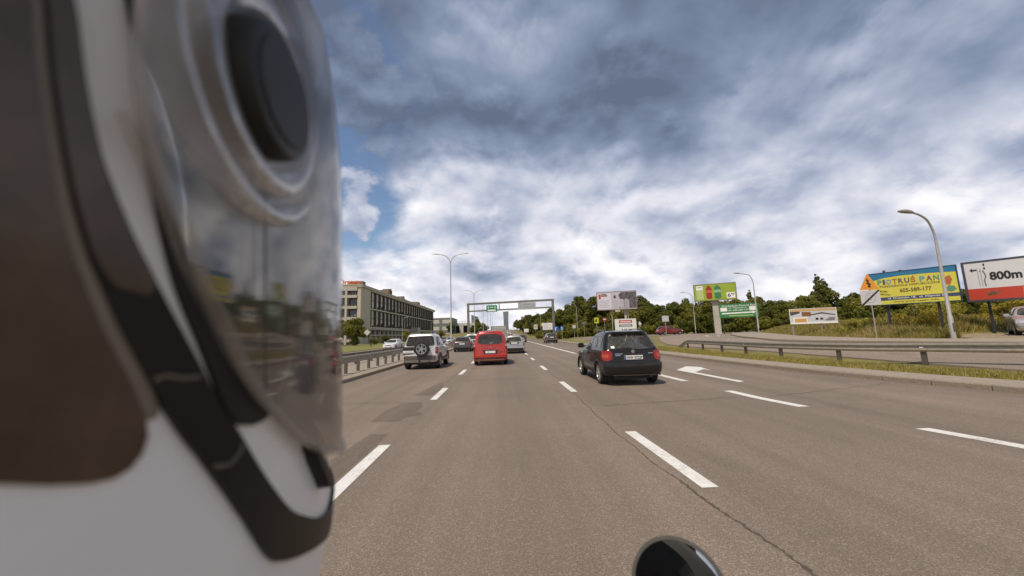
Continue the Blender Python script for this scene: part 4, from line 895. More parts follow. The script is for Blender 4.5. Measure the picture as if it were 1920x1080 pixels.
for sg in (-1, 1): SUV['solid'].append(('roof_rail', MB().tube([(sg*.60, .55, 1.70), (sg*.60, .65, 1.765), (sg*.60, 2.0, 1.775), (sg*.59, 2.1, 1.72)], .016, 6), STEEL, None, None))
SUV['solid'].append(('tow_hitch', MB().tube([(.0, .2, .40), (0, -.06, .40), (0, -.09, .47)], [.04, .03, .028], 8), DARKMETAL, None, None)); SUV['solid'].append(('mud_flap', MB().box(.62, .86, .50, .53, .16, .42), PLASTIC, None, None)); SUV['solid'].append(('mud_flap', MB().box(-.86, -.62, .50, .53, .16, .42), PLASTIC, None, None))
suv_parts = make_car(SUV, SILVERW)
tm, rm = SUV['_w']
suv, made = put_car(suv_parts, 'off_road_car', 'white three-door off-roader with a spare wheel on its tailgate', (-4.07, 18.05, 0), 0)
sw = link('spare_wheel', tm, suv, None, (.12, -.06, 1.0), (0, 0, -math.pi/2)); link('rim', rm, sw, None, (0, 0, 0))
one_box('spare_wheel_mount', PLASTIC, suv, .02, .22, -.02, .12, .9, 1.1)
one_box('plate_print', MAT['plate_ink'], made[SUV['_plate']], -.16, .16, -.0195, -.0182, -.01, .012)

HB2 = dict(L=4.2, R=.315, axles=(.82, 3.4), sill=.22, belt=.93, _w=wheel_meshes(.315, .2),
    tab=[(.18, .76, .14, .25), (.25, .84, .05, .08), (.36, .87, .01, .0), (.52, .876, .0, .0), (.60, .872, .03, .03), (.75, .868, .06, .10), (.84, .86, .075, .40), (.90, .85, .09, .85), (.96, .825, .12, 1.12), (1.10, .765, .26, 1.42), (1.26, .69, .44, 1.75), (1.36, .63, .56, 2.0), (1.42, .56, .62, 2.2), (1.455, .44, .80, 2.45), (1.465, .25, 1.1, 2.7)],
    rear_window=(.98, 1.35, .68, .54, 7), windscreen=(.97, 1.37, .66, .52, 7),
    side_windows=[[(.75, .98), (1.55, .98), (1.55, 1.34), (1.0, 1.32)], [(1.63, .98), (2.65, .98), (2.08, 1.34), (1.63, 1.35)]], seams=(1.59, 2.75), handles=(.95, 1.8),
    tail=[(.56, 1.02, .68, .86, REDL)], head=(.42, 1.05, .60, .74), mirror=(.82, 2.6, 1.0), plate=(0, .76), fplate=.42, grille=(.55, .68, .4),
    extra=[('bumper', 'rear', rect(-1.1, 1.1, .24, .40), PLASTIC, .014)], solid=[])
GREYM = paint('graphite', (.09, .085, .08), .5, .3); SILV = paint('silver', (.47, .46, .44), .6, .3); WHI = paint('white', (.70, .70, .69), .0, .3); DRED = paint('dark_red', (.22, .022, .014), .3, .28); BRN = paint('bronze', (.12, .095, .07), .5, .3); YEL = paint('yellow', (.62, .38, .04), 0, .3); BLU = paint('blue_grey', (.13, .17, .22), .4, .3)
SIL2 = dict(HB2, _w=HB2['_w']); SIL2['plate'] = (0, .86); SIL2['tab'] = [(z, w, yr if z < .9 else yr*.55, df) for z, w, yr, df in HB2['tab']]; SIL2['extra'] = [('bumper', 'rear', rect(-1.2, 1.2, .24, .46), PLASTIC, .014), ('tailgate_strip', 'rear', rect(-.82, .82, .63, .66), PLASTIC, .006)]; SIL2['tail'] = [(.72, .98, .62, .84, REDL)]
hb_parts = make_car(HB2, GREYM); si_parts = make_car(SIL2, SILV)
put_car(si_parts, 'hatchback_car', 'silver hatchback half hidden behind the red van on its right', (.93, 29.9, 0), 0)
put_car(hb_parts, 'estate_car', 'dark graphite car ahead of the white off-roader in the left lane', (-4.05, 36.4, 0), 0, scale=1.03)
put_car(si_parts, 'compact_suv', 'bronze compact car alone in the exit lane', (7.75, 57.5, 0), 0, body=BRN, scale=1.1)
put_car(hb_parts, 'hatchback_car', 'dark red hatchback seen side-on at the bend of the side road', (25.9, 60.4, terrain(28, 60.4)+.03), R_(-84), body=DRED, scale=1.02)
put_car(hb_parts, 'saloon_car', 'silver car facing the viewer at the right edge, below the white billboard', (30.0, 19.9, terrain(26.5, 18.2)+.04), R_(129), body=SILV, scale=1.05)
put_car(hb_parts, 'saloon_car', 'white oncoming car behind the crash barriers', (-15.3, 53.6, 0), math.pi, body=WHI)
put_car(hb_parts, 'saloon_car', 'grey oncoming car just behind the white oncoming one', (-12.4, 58.5, 0), math.pi, body=BLU)
put_car(hb_parts, 'saloon_car', 'dark car parked under the trees by the office block', (-47, 92, 0), R_(60), body=GREYM, lod=True)
# queue in the distance
QN = {-4.05: 'left', -.3: 'middle', 3.6: 'right'}
ORD = ('first', 'second', 'third', 'fourth', 'fifth', 'sixth', 'seventh', 'eighth', 'ninth')
queue = {-4.05: [(49, WHI, 'v', 'white'), (62, SILV, 'h', 'silver'), (76, GREYM, 'h', 'dark'), (92, WHI, 'h', 'white'), (112, BLU, 'v', 'grey-blue'), (135, WHI, 'h', 'white'), (160, GREYM, 'v', 'dark'), (190, SILV, 'h', 'silver'), (225, WHI, 'v', 'white')],
    -.3: [(44, SILV, 'h', 'silver'), (60, BLU, 'h', 'grey-blue'), (78, WHI, 'v', 'white'), (98, GREYM, 'v', 'dark'), (122, SILV, 'h', 'silver'), (148, WHI, 'h', 'white'), (178, YEL, 'h', 'yellow'), (215, SILV, 'v', 'silver')],
    3.6: [(70, GREYM, 'h', 'dark'), (96, YEL, 'h', 'yellow'), (118, WHI, 'h', 'white'), (140, SILV, 'v', 'silver'), (172, DRED, 'h', 'dark red'), (208, WHI, 'v', 'white')]}
for x, l in queue.items():
    for k, (yy, m, t, cn) in enumerate(l):
        put_car(hb_parts if t == 'h' else van_parts, 'queue_car' if t == 'h' else 'queue_van', f'{cn} {"car" if t == "h" else "van"} far ahead, {ORD[k]} of the distant queue in the {QN[x]} lane', (x+rnd.uniform(-.15, .15), yy, hill(yy)), 0, 'distant traffic queue', m, lod=True)
for k, (x, yy, m, cn) in enumerate(((-11.6, 84, SILV, 'silver'), (-15.2, 97, GREYM, 'dark'), (-11.8, 120, WHI, 'white'), (-15.0, 140, DRED, 'dark red'), (-11.8, 165, SILV, 'silver'))):
    put_car(hb_parts, 'queue_car', f'{cn} oncoming car in the distance, {ORD[k]} beyond the grey one', (x, yy, hill(yy)), math.pi, 'distant oncoming traffic', m, lod=True)
# ------------------------------------------------------------------ billboards and road signs
def fit(parent, s, x0, x1, z0, h, m, bold=0, y=-.012, shear=0, rot=None, name='lettering'):
    t = text(parent, s, 1.0, (0, 0, 0), m, bold, shear=shear, name=name)
    co = np.array([v.co[:] for v in t.data.vertices]); a, b = co[:, 0].min(), co[:, 0].max(); c, d = co[:, 1].min(), co[:, 1].max()
    kx, kz = (x1-x0)/(b-a), h/(d-c); t.scale = (kx, kz, 1); t.location = (x0-a*kx, y, z0-c*kz)
    if rot: t.rotation_euler = (math.pi/2, rot, 0)
    return t
def board(name, p0, p1, z0, z1, face, label, frame=DARKMETAL, th=.18, fw=.05, posts=(), post_mat=DARKMETAL, cat='billboard', ground=None):
    dx, dy = p1[0]-p0[0], p1[1]-p0[1]; w = math.hypot(dx, dy); h = z1-z0
    r = empty(name, (p0[0], p0[1], z0), math.atan2(dy, dx), label, cat)
    one_box('panel', face, r, 0, w, 0, .03, 0, h); one_box('back', frame, r, .01, w-.01, .03, th, .01, h-.01)
    one_box('frame', frame, r, -fw, 0, -.015, th+.005, -fw, h+fw); one_box('frame', frame, r, w, w+fw, -.015, th+.005, -fw, h+fw)
    one_box('frame', frame, r, 0, w, -.0145, th+.004, h, h+fw); one_box('frame', frame, r, 0, w, -.0145, th+.004, -fw, 0)
    for u in posts:
        gx, gy = p0[0]+dx*u, p0[1]+dy*u; g0 = (terrain(gx, gy) if ground is None else ground)-.3-z0
        one_box('post', post_mat, r, u*w-.06, u*w+.06, th+.006, th+.13, g0, h*.8)
    return r, w, h
def poly(parent, pts, m, y=-.006, name='printed_shape'):
    V = [(a, y, b) for a, b in pts] + [(a, y+.004, b) for a, b in pts]; n = len(pts); F = [tuple(range(n)), tuple(range(2*n-1, n-1, -1))]+[(i, n+i, n+(i+1) % n, (i+1) % n) for i in range(n)]
    return link(name, make_mesh(name, V, F), parent, m)
def pbox(parent, w, h, u0, u1, v0, v1, m, y=-.006, name='printed_shape'): return poly(parent, [(u0*w, v0*h), (u1*w, v0*h), (u1*w, v1*h), (u0*w, v1*h)], m, y, name)
YELB = mat('yellow_print', (.60, .55, .07), .5, var=.05, scale=.6); BLUB = mat('blue_print', (.02, .16, .30), .5, var=.08); NAVY = mat('navy_print', (.045, .06, .13), .5, var=.08); FRB = mat('blue_frame', (.02, .05, .09), .5, .3)
cols = dict(g=mat('print_green', (.10, .26, .16), .5), n=mat('print_navy', (.06, .07, .14), .5), c=mat('print_cyan', (.10, .32, .40), .5), r=mat('print_orange', (.42, .12, .03), .5), p=mat('print_plum', (.20, .09, .13), .5), b=mat('print_brown', (.14, .08, .04), .5))
b, w, h = board('billboard', (23.68, 22.5), (25.61, 19.5), 2.69, 4.65, YELB, 'yellow billboard with a blue top, multicoloured heading and phone number', FRB, posts=(.17, .76))
poly(b, [(0, h), (0, .74*h), (.08*w, .80*h), (.2*w, .85*h), (.4*w, .875*h), (.7*w, .865*h), (w, .83*h), (w, h)], BLUB)
x = .10
for ch, ck, wd in zip('PIOTRUŚPAN', 'gncrpnrcpg', (.055, .03, .062, .058, .062, .058, .055, .06, .066, .062)):
    if ch == 'P' and x > .2: x += .035
    fit(b, ch, x*w, (x+wd)*w, .635*h, (.155 if ch != 'Ś' else .20)*h, cols[ck], .03); x += wd+.013
fit(b, 'PRZEDSZKOLE NIEPUBLICZNE', .12*w, .82*w, .545*h, .055*h, cols['b'])
fit(b, '605-589-177', .36*w, .72*w, .35*h, .12*h, cols['b'], .015)
pbox(b, w, h, 0, 1, .125, .225, NAVY)
fit(b, 'ul. Drawska 18,  ul. Filipinki 6', .2*w, .84*w, .14*h, .07*h, WHITE, .01); fit(b, 'www.piotruspan.info', .26*w, .78*w, .035*h, .06*h, cols['b'], .005)
fit(b, 'GRUPA', .09*w, .21*w, .42*h, .05*h, BLACKP, .01, rot=.22); fit(b, 'ŻŁOBKOWA', .07*w, .24*w, .34*h, .055*h, BLACKP, .01, rot=.22)
poly(b, [(.85*w, .30*h), (.93*w, .26*h), (.98*w, .32*h), (.96*w, .42*h), (.90*w, .45*h)], cols['g'], name='printed_picture'); poly(b, [(.87*w, .48*h), (.92*w, .46*h), (.95*w, .62*h), (.93*w, .74*h), (.88*w, .70*h)], cols['r'], name='printed_picture')
REDB = mat('red_print', (.46, .045, .02), .5, var=.05); PALE = mat('pale_print', (.60, .60, .61), .5, var=.03); GRAYB = mat('grey_frame', (.06, .065, .08), .5, .3)
b, w, h = board('billboard', (28.8, 21.5), (31.7, 16.9), 2.76, 5.02, PALE, 'white billboard reading 800m over a red band at the right edge', GRAYB, th=.45, fw=.11, posts=(.12, .6))
pbox(b, w, h, 0, 1, 0, .30, REDB)
fit(b, '800m', .165*w, .375*w, .50*h, .22*h, BLACKP, .035)
poly(b, [(.035*w, .80*h), (.055*w, .86*h), (.055*w, .82*h), (.085*w, .82*h), (.085*w, .78*h), (.055*w, .78*h), (.055*w, .74*h)], BLACKP, name='printed_arrow')
MB().tube(smooth_line([(.130*w, -.006, .36*h), (.128*w, -.006, .52*h), (.140*w, -.006, .62*h), (.126*w, -.006, .78*h)], 5), .022, 6).build('printed_road', GREYSIGN if 0 else mat('print_grey', (.12, .12, .12), .5), b)
for u in (.088, .108): pbox(b, w, h, u, u+.003, .36, .84, MAT['print_grey'], name='printed_line')
for v in (.80, .90): pbox(b, w, h, .133, .145, v, v+.06, BLACKP, name='printed_mark')
pbox(b, w, h, .103, .107, .74, .78, BLACKP, name='printed_mark')
poly(b, [(.125*w, .08*h), (.19*w, .10*h), (.19*w, .07*h), (.225*w, .16*h), (.195*w, .24*h), (.192*w, .21*h), (.125*w, .19*h)], mat('print_cream', (.55, .50, .33), .5), name='printed_arrow'); poly(b, [(.133*w, .105*h), (.185*w, .125*h), (.185*w, .185*h), (.133*w, .17*h)], mat('print_olive', (.12, .07, .02), .5), -.008)
pbox(b, w, h, .36, .60, .06, .27, WHITE); fit(b, 'C', .385*w, .42*w, .13*h, .09*h, BLACKP, .03)
# house-picture board low in the meadow
BRNP = mat('print_tan', (.55, .36, .17), .5, var=.1); SKYP = mat('print_pale_sky', (.55, .56, .60), .5, var=.1); ROOFP = mat('print_roof', (.08, .065, .06), .5, var=.2)
b, w, h = board('advert_board', (24.75, 30.6), (27.6, 29.3), 1.72, 2.93, SKYP, 'small tilted advert board with a house picture low in the meadow', WHITE, th=.06, fw=.04, posts=(.03, .66), post_mat=STEEL)
pbox(b, w, h, 0, 1, .84, 1, BRNP); poly(b, [(0, .55*h), (.22*w, .72*h), (.22*w, .84*h), (0, .84*h)], ROOFP); poly(b, [(.26*w, .5*h), (.46*w, .48*h), (.46*w, .78*h), (.26*w, .8*h)], mat('print_timber', (.22, .10, .04), .5)); poly(b, [(.46*w, .62*h), (.7*w, .74*h), (.98*w, .56*h), (.98*w, .5*h), (.7*w, .64*h), (.46*w, .55*h)], ROOFP)
pbox(b, w, h, .06, .37, .03, .42, WHITE); pbox(b, w, h, .09, .35, .08, .34, mat('print_apricot', (.62, .32, .10), .5), -.009); pbox(b, w, h, 0, 1, 0, .10, WHITE, -.0055)
for u in (.55, .65): pbox(b, w, h, u, u+.06, .22, .36, BLACKP)
poly(b, [(.72*w, .18*h), (.82*w, .14*h), (.95*w, .16*h), (.97*w, .36*h), (.86*w, .4*h), (.8*w, .28*h)], mat('print_stone', (.22, .20, .20), .5, var=.4, scale=10))
# lime-green billboard on a concrete column
LIME = mat('lime_print', (.28, .36, .03), .5, var=.15, scale=.8)
b, w, h = board('billboard', (29.3, 54.0), (34.1, 51.6), 5.75, 8.05, LIME, 'lime-green billboard with red and green bottles and a price tag', mat('olive_frame', (.20, .20, .09), .6), th=.4, fw=.12)
one_box('column', CONC, b, .42*w, .58*w, .45, 1.0, -5.4, 0)
pbox(b, w, h, .05, .22, .04, .94, mat('print_pale_lime', (.42, .50, .18), .5)); pbox(b, w, h, .05, .21, .68, .94, WHITE, -.009); pbox(b, w, h, .08, .18, .82, .86, BLACKP, -.014, 'printed_line')
def bottle(u, m, m2, k): poly(b, [((u+a*k)*w, v*h) for a, v in ((-.05, .06), (.05, .06), (.075, .15), (.07, .55), (.08, .70), (.045, .84), (.02, .92), (-.02, .92), (-.045, .84), (-.08, .70), (-.07, .55), (-.075, .15))], m, name='printed_bottle'); pbox(b, w, h, u-.07*k, u+.07*k, .46, .64, m2, -.009, 'printed_label')
bottle(.36, mat('print_red', (.30, .02, .012), .5, var=.2), mat('print_coral', (.50, .10, .07), .5), 1); bottle(.57, mat('print_bottle_green', (.04, .18, .07), .5, var=.3), mat('print_mint', (.28, .42, .24), .5), 1.1)
pbox(b, w, h, .78, .98, .05, .42, WHITE, -.009); fit(b, '6', .80*w, .875*w, .12*h, .24*h, BLACKP, .02, y=-.014); fit(b, '99', .885*w, .965*w, .23*h, .13*h, BLACKP, .01, y=-.014)
# green notice board
b, w, h = board('notice_board', (30.9, 50.8), (34.9, 48.6), 3.0, 4.85, mat('notice_green', (.035, .19, .06), .5, var=.1, scale=1), 'green notice board with white text and a long white arrow', mat('green_frame', (.03, .12, .04), .6), th=.08, posts=(.08, .92))
fit(b, 'Przedszkole Piotruś Pan', .08*w, .94*w, .80*h, .13*h, WHITE, .01); fit(b, 'ul. Filipinki 6', .25*w, .72*w, .63*h, .12*h, WHITE, .01); fit(b, 'tel. 605-589-177', .24*w, .77*w, .47*h, .11*h, WHITE, .01)
pbox(b, w, h, .03, .21, .46, .74, WHITE); pbox(b, w, h, .79, .97, .46, .76, WHITE)
poly(b, [(.06*w, .24*h), (.86*w, .28*h), (.86*w, .22*h), (.96*w, .33*h), (.86*w, .42*h), (.86*w, .37*h), (.06*w, .34*h)], WHITE, name='printed_arrow')
pbox(b, w, h, .25, .88, .08, .14, MAT['print_pale_lime'], name='printed_line')
# black-and-white people billboard on poles and the white notice below it
b, w, h = board('billboard', (16.2, 60.9), (22.2, 59.1), 5.2, 8.1, mat('print_mauve', (.46, .43, .48), .5, var=.08), 'tall billboard with a greyscale picture of people, on thin poles', mat('rust_frame', (.22, .15, .13), .6), th=.5, fw=.1, posts=(.36, .78), post_mat=POLE)
pbox(b, w, h, .02, .36, .05, .95, mat('print_pale_mauve', (.60, .57, .64), .5)); pbox(b, w, h, .04, .10, .62, .9, REDB, -.009); pbox(b, w, h, .11, .27, .76, .84, MAT['print_brown'], -.009, 'printed_line'); pbox(b, w, h, .11, .25, .86, .92, MAT['print_brown'], -.009, 'printed_line')
for k in range(5): pbox(b, w, h, .05, .33-.02*(k % 3), .5-.09*k, .53-.09*k, mat('print_mid_grey', (.30, .29, .33), .5), -.009, 'printed_line')
poly(b, [(.55*w, .04*h), (1.0*w, .04*h), (1.0*w, .97*h), (.62*w, .97*h), (.55*w, .8*h), (.6*w, .5*h)], mat('print_charcoal', (.10, .09, .095), .5, var=.95, scale=2.6))
for u, s in ((.46, 1), (.63, .97), (.75, .8)):
    poly(b, [((u-.06)*w, .06*h), ((u+.07)*w, .06*h), ((u+.075)*w, .45*h), ((u+.03)*w, .58*h), ((u-.03)*w, .58*h), ((u-.07)*w, .42*h)], mat('print_figure_%d' % int(u*100), (.42*s, .40*s, .44*s), .5, var=.25, scale=6), -.009, 'printed_figure')
    poly(b, [((u+.035*math.cos(a))*w, (.72+.10*math.sin(a))*h) for a in np.linspace(0, 6.28, 11)[:-1]], mat('print_dark_figure', (.08, .08, .07), .5, var=.4, scale=8), -.012, 'printed_figure')
one_box('panel_lamp_box', CONC, b, .45*w, .57*w, -.1, .2, -.45, -.12); one_box('column', CONC, b, .68*w, .74*w, .52, .9, -5.0, 0)
b, w, h = board('notice_board', (18.2, 58.3), (21.35, 57.7), 1.3, 3.45, mat('notice_white', (.66, .66, .66), .5, var=.05), 'white notice board with a red and a black text bar', WHITE, th=.1, posts=(.2, .8))
pbox(b, w, h, .18, .82, .70, .92, REDB); pbox(b, w, h, .18, .82, .44, .60, mat('print_slate', (.08, .09, .09), .5)); pbox(b, w, h, .24, .76, .76, .84, PALE, -.009, 'printed_line'); pbox(b, w, h, .24, .76, .49, .54, PALE, -.009, 'printed_line')
for u in (.3, .42, .5, .62, .7): pbox(b, w, h, u, u+.06, .12+.05*math.sin(u*30), .27, MAT['print_grey'], name='printed_mark')
# warning triangle over an end-of-zone plate
r = empty('road_sign', (19.45, 18.55, terrain(19.45, 18.55)), R_(-46), 'orange warning triangle above a grey end-of-zone plate on one pole', 'road sign'); r.scale = (.74, .74, 1.02)
SIGNO = mat('sign_orange', (.66, .26, .02), .5, var=.05); SIGNG = mat('sign_grey', (.50, .48, .50), .5, var=.04)
MB().tube([(0, .03, -.3), (0, .03, 3.3)], .03, 8).build('pole', POLE, r, 40)
tri = poly(r, [(-.50, 2.62), (.50, 2.62), (.04, 3.42), (-.04, 3.42)], SIGNO, -.02, 'warning_plate')
poly(tri, [(-.02, 2.72), (.12, 2.74), (.06, 2.84), (.14, 2.88), (.0, 3.02), (.06, 3.06), (-.06, 3.22), (-.10, 3.08), (-.04, 3.02), (-.12, 2.96), (.0, 2.86), (-.06, 2.82)], BLACKP, -.026, 'printed_symbol')
pl = poly(r, [(-.5, 1.82), (.5, 1.82), (.5, 2.58), (-.5, 2.58)], SIGNG, -.02, 'zone_plate')
MB().lathe([(.245, -.004), (.27, -.004), (.27, .0), (.245, 0)], 28, 'y', (0, -.022, 2.2)).build('printed_ring', MAT['print_mid_grey'], pl); MB().lathe([(.12, -.004), (.14, -.004), (.14, .0), (.12, 0)], 20, 'y', (-.03, -.022, 2.22)).build('printed_ring', MAT['print_mid_grey'], pl)
poly(pl, [(-.5, 1.82), (-.40, 1.82), (.5, 2.54), (.5, 2.58), (.42, 2.58), (-.5, 1.86)], BLACKP, -.03, 'printed_stroke')
# small signs in the distance
def small_sign(x, y, h, pts, m, label, z=None, marks=(), rz=0):
    r = empty('road_sign', (x, y, terrain(x, y) if z is None else z), rz, label, 'road sign'); MB().tube([(0, .04, -.2), (0, .04, h)], .04, 6).build('pole', POLE, r, 40); p = poly(r, pts, m, -.01, 'sign_plate')
    for (q, mm) in marks: poly(p, q, mm, -.02, 'printed_mark')
    return r
def sq(w, z0, z1): return [(-w/2, z0), (w/2, z0), (w/2, z1), (-w/2, z1)]
def disc(rr, z): return [(rr*math.cos(a), z+rr*math.sin(a)) for a in np.linspace(0, 2*math.pi, 17)[:-1]]
small_sign(17.2, 66, 3.3, sq(.8, 2.6, 3.6), mat('sign_yellow', (.60, .60, .03), .5), 'small yellow square sign with black symbol left of the people billboard', marks=((sq(.22, 2.85, 3.35), BLACKP), ([(-.28, 2.8), (-.16, 2.8), (-.16, 3.3), (-.28, 3.3)], BLACKP)))
small_sign(18.4, 65, 3.0, disc(.36, 3.1), mat('sign_red', (.40, .03, .02), .5), 'round sign with a pale bar beside the yellow square sign', marks=((sq(.5, 3.02, 3.18), WHITE),))
small_sign(22.9, 50.5, 2.9, sq(.95, 2.05, 2.85), SIGNG, 'grey plate sign on a pole in front of the dark red car')
small_sign(23.8, 62.5, 2.2, [(-.3, 1.9), (.15, 1.7), (.3, 2.1), (-.1, 2.5)], WHITE, 'white arrow marker on a short pole left of the dark red car')
small_sign(9.9, 76, 3.3, disc(.45, 3.3), WHITE, 'round white speed sign on the right gantry column', marks=((sq(.4, 3.15, 3.45), SIGNG),))
small_sign(10.9, 74, 2.6, sq(1.0, 1.9, 2.9), mat('sign_blue', (.03, .10, .32), .5), 'blue square sign beside the right gantry column', marks=(([(-.2, 2.05), (-.05, 2.05), (-.05, 2.5), (.2, 2.7), (-.2, 2.7)], WHITE),))
small_sign(12.1, 74, 2.5, disc(.45, 2.5), MAT['sign_blue'], 'round blue arrow sign right of the gantry column', marks=((sq(.14, 2.2, 2.8), WHITE),))
small_sign(12.0, 108, 4.4, disc(.6, 4.2), mat('sign_amber', (.55, .40, .08), .5), 'round amber sign before the trees beyond the gantry', marks=((sq(.5, 4.0, 4.4), WHITE),))
small_sign(9.8, 150, 3.0, sq(1.9, 1.9, 3.3), WHITE, 'white roadside board far ahead on the right')
small_sign(11.4, 125, 4.4, sq(1.3, 3.0, 4.6), PALE, 'pale poster board before the trees beyond the gantry', marks=((sq(.8, 3.5, 4.2), BRNP),))
b, w, h = board('notice_board', (8.9, 80.0), (10.9, 79.6), 2.4, 3.8, PALE, 'white notice board below the gantry beside the blue sign', WHITE, th=.08, posts=(.1, .9)); [pbox(b, w, h, .1, .85, v, v+.1, SIGNG, name='printed_line') for v in (.2, .45, .7)]
small_sign(15.6, 79, 3.0, sq(.7, 2.3, 3.0), SIGNG, 'small pale plate on a pole before the dark trees, left one'); small_sign(17.8, 79, 3.3, sq(.8, 2.7, 3.1), mat('sign_slate', (.14, .16, .2), .5), 'small dark plate on a pole before the dark trees, right one')
small_sign(-30.8, 84, 3.6, [(0, 2.3), (.75, 3.05), (0, 3.8), (-.75, 3.05)], SIGNG, 'diamond sign on a pole before the office block', z=0)
# a walker by the office block
def walker():
    r = empty('person', (-26.0, 73, 0), R_(30), 'person in dark clothes walking on the lawn by the office block', 'person')
    me = bpy.data.meshes.new('figure'); V = [(0, 0, .95), (0, 0, 1.2), (0, 0, 1.42), (0, .01, 1.55), (0, .02, 1.68), (-.1, 0, .9), (-.11, .12, .5), (-.11, .02, .08), (.1, 0, .9), (.11, -.08, .5), (.11, -.22, .1), (-.2, 0, 1.4), (-.26, -.05, 1.12), (-.24, .08, .88), (.2, 0, 1.4), (.26, .05, 1.12), (.25, -.05, .86), (-.11, .16, .04), (.11, -.10, .05)]
    E = [(0, 1), (1, 2), (2, 3), (3, 4), (0, 5), (5, 6), (6, 7), (0, 8), (8, 9), (9, 10), (2, 11), (11, 12), (12, 13), (2, 14), (14, 15), (15, 16), (7, 17), (10, 18)]
    RR = [.15, .14, .15, .06, .10, .10, .07, .05, .10, .07, .05, .07, .05, .04, .07, .05, .04, .04, .04]
    me.from_pydata(V, E, []); o = link('figure', me, r, mat('dark_clothes', (.03, .03, .035), .8)); o.modifiers.new('s', 'SKIN')
    for i, q in enumerate(RR): me.skin_vertices[0].data[i].radius = (q, q)
    me.skin_vertices[0].data[0].use_root = True; m2 = o.modifiers.new('u', 'SUBSURF'); m2.levels = 1; m2.render_levels = 1
    sk = mat('skin', (.45, .28, .2), .6); f = MB().lathe([(0, 1.60), (.06, 1.62), (.085, 1.70), (.07, 1.79), (0, 1.81)], 10, 'z', (0, .03, 0)).build('head', sk, r, 60)
walker()

# ------------------------------------------------------------------ the rider's helmet (head frame: x right, y ahead, z up)
HCX, HCY = -.212, .13
HZ = [-.26, -.22, -.15, -.12, -.10, -.08, -.05, 0, .06, .10, .14, .20, .25, .28]
HA = [.095, .105, .117, .12, .121, .122, .122, .122, .122, .121, .118, .10, .065, .02]
HBb = [.13, .15, .172, .172, .16, .135, .122, .118, .121, .132, .148, .13, .09, .03]
def shell_ab(z): return float(np.interp(z, HZ, HA)), float(np.interp(z, HZ, HBb))
def visor_ab(z): return .1262-.35*max(0, z-.08)**1.6, .178-.9*max(0, z-.05)**1.5
def hp(ab, phi, z, off=0):
    a, b = ab(z); c, s = math.cos(phi), math.sin(phi); p = Vector((HCX+a*c, HCY+b*s, z))
    if off: n = Vector((c/a, s/b, 0)).normalized(); p += n*off
    return p
helmet = empty('helmet', label='white and black motorcycle helmet with clear visor close at the left', cat='helmet'); helmet.matrix_world = HEAD_M
HW = mat('helmet_white', (.74, .72, .69), .4, 0, .25, var=.05, scale=9); HK = mat('helmet_black', (.010, .007, .005), .45, 0, .0, var=.3, scale=14, spec=.25); HB_ = mat('helmet_black_brown_reflection', (.062, .038, .022), .25, 0, .1, var=.55, scale=28, spec=.4); LINER = mat('helmet_liner', (.02, .016, .012), .9, var=.3, scale=30); SEAL = mat('helmet_seal', (.03, .026, .022), .6, var=.2, scale=20)  # black side panel: mottled brown reflection painted into its base colour
V = []; F = []; n = 96; zl = list(np.linspace(-.26, .28, 60))
for z in zl:
    for k in range(n): V.append(hp(shell_ab, 2*math.pi*k/n, z))
for i in range(len(zl)-1):
    for k in range(n): F.append((i*n+k, i*n+(k+1) % n, (i+1)*n+(k+1) % n, (i+1)*n+k))
F.append(tuple((len(zl)-1)*n+k for k in range(n))); link('shell', make_mesh('shell', V, F, 60), helmet, HW)
def on_shell(name, outline, m, off=.0015, th=.004, ab=shell_ab, closed_smooth=6, parent=None, step=1.6, rough_edge=0):
    """plate on the shell; outline in (degrees round from the right ear towards the chin, metres above the camera)"""
    P = [Vector((a*.12, z*57.3, 0)) for a, z in outline]; loop = []
    m_ = len(P)
    for i in range(m_):
        p0, p1, p2, p3 = P[i-1], P[i], P[(i+1) % m_], P[(i+2) % m_]; q = max(1, int((p2-p1).length/.2))
        for k in range(q):
            t = k/q
            if closed_smooth: v = .5*((2*p1)+(p2-p0)*t+(2*p0-5*p1+4*p2-p3)*t*t+(3*p1-p0-3*p2+p3)*t**3); v = v.lerp(p1.lerp(p2, t), .35)
            else: v = p1.lerp(p2, t)
            loop.append(v.to_2d())
    xs_ = [p.x for p in loop]; ys_ = [p.y for p in loop]; pts = list(loop)
    gx = np.arange(min(xs_), max(xs_), .22); gy = np.arange(min(ys_), max(ys_), .22); pts += [Vector((a, b)) for a in gx for b in gy]
    r = delaunay_2d_cdt(pts, [], [list(range(len(loop)))], 1, 1e-4); v2, fs = r[0], r[2]
    top = [hp(ab, R_(p.x/.12), p.y/57.3, off) for p in v2]; bot = [hp(ab, R_(p.x/.12), p.y/57.3, off-th) for p in v2]; N_ = len(v2); cnt = {}
    for f in fs:
        for a, b in zip(f, list(f[1:])+[f[0]]): cnt[(a, b)] = 1
    F = [tuple(f) for f in fs]+[tuple(q+N_ for q in reversed(f)) for f in fs]
    for (a, b) in cnt:
        if (b, a) not in cnt: F.append((a, a+N_, b+N_, b))
    return link(name, make_mesh(name, top+bot, F, 50), parent or helmet, m)
on_shell('side_panel', [(-80, -.026), (-50, -.026), (-36, -.032), (-30, -.0372), (-27.7, -.0395), (-24.8, -.0428), (-22.0, -.0453), (-20.2, -.0461), (-18.8, -.0452), (-17.7, -.0425), (-17.2, -.0385), (-17.4, -.0340), (-18.8, -.0242), (-21.3, -.0102), (-23.4, .0049), (-24.6, .0189), (-25.3, .0337), (-25.9, .0501), (-26.1, .075), (-28, .12), (-60, .13), (-80, .10)], HB_)
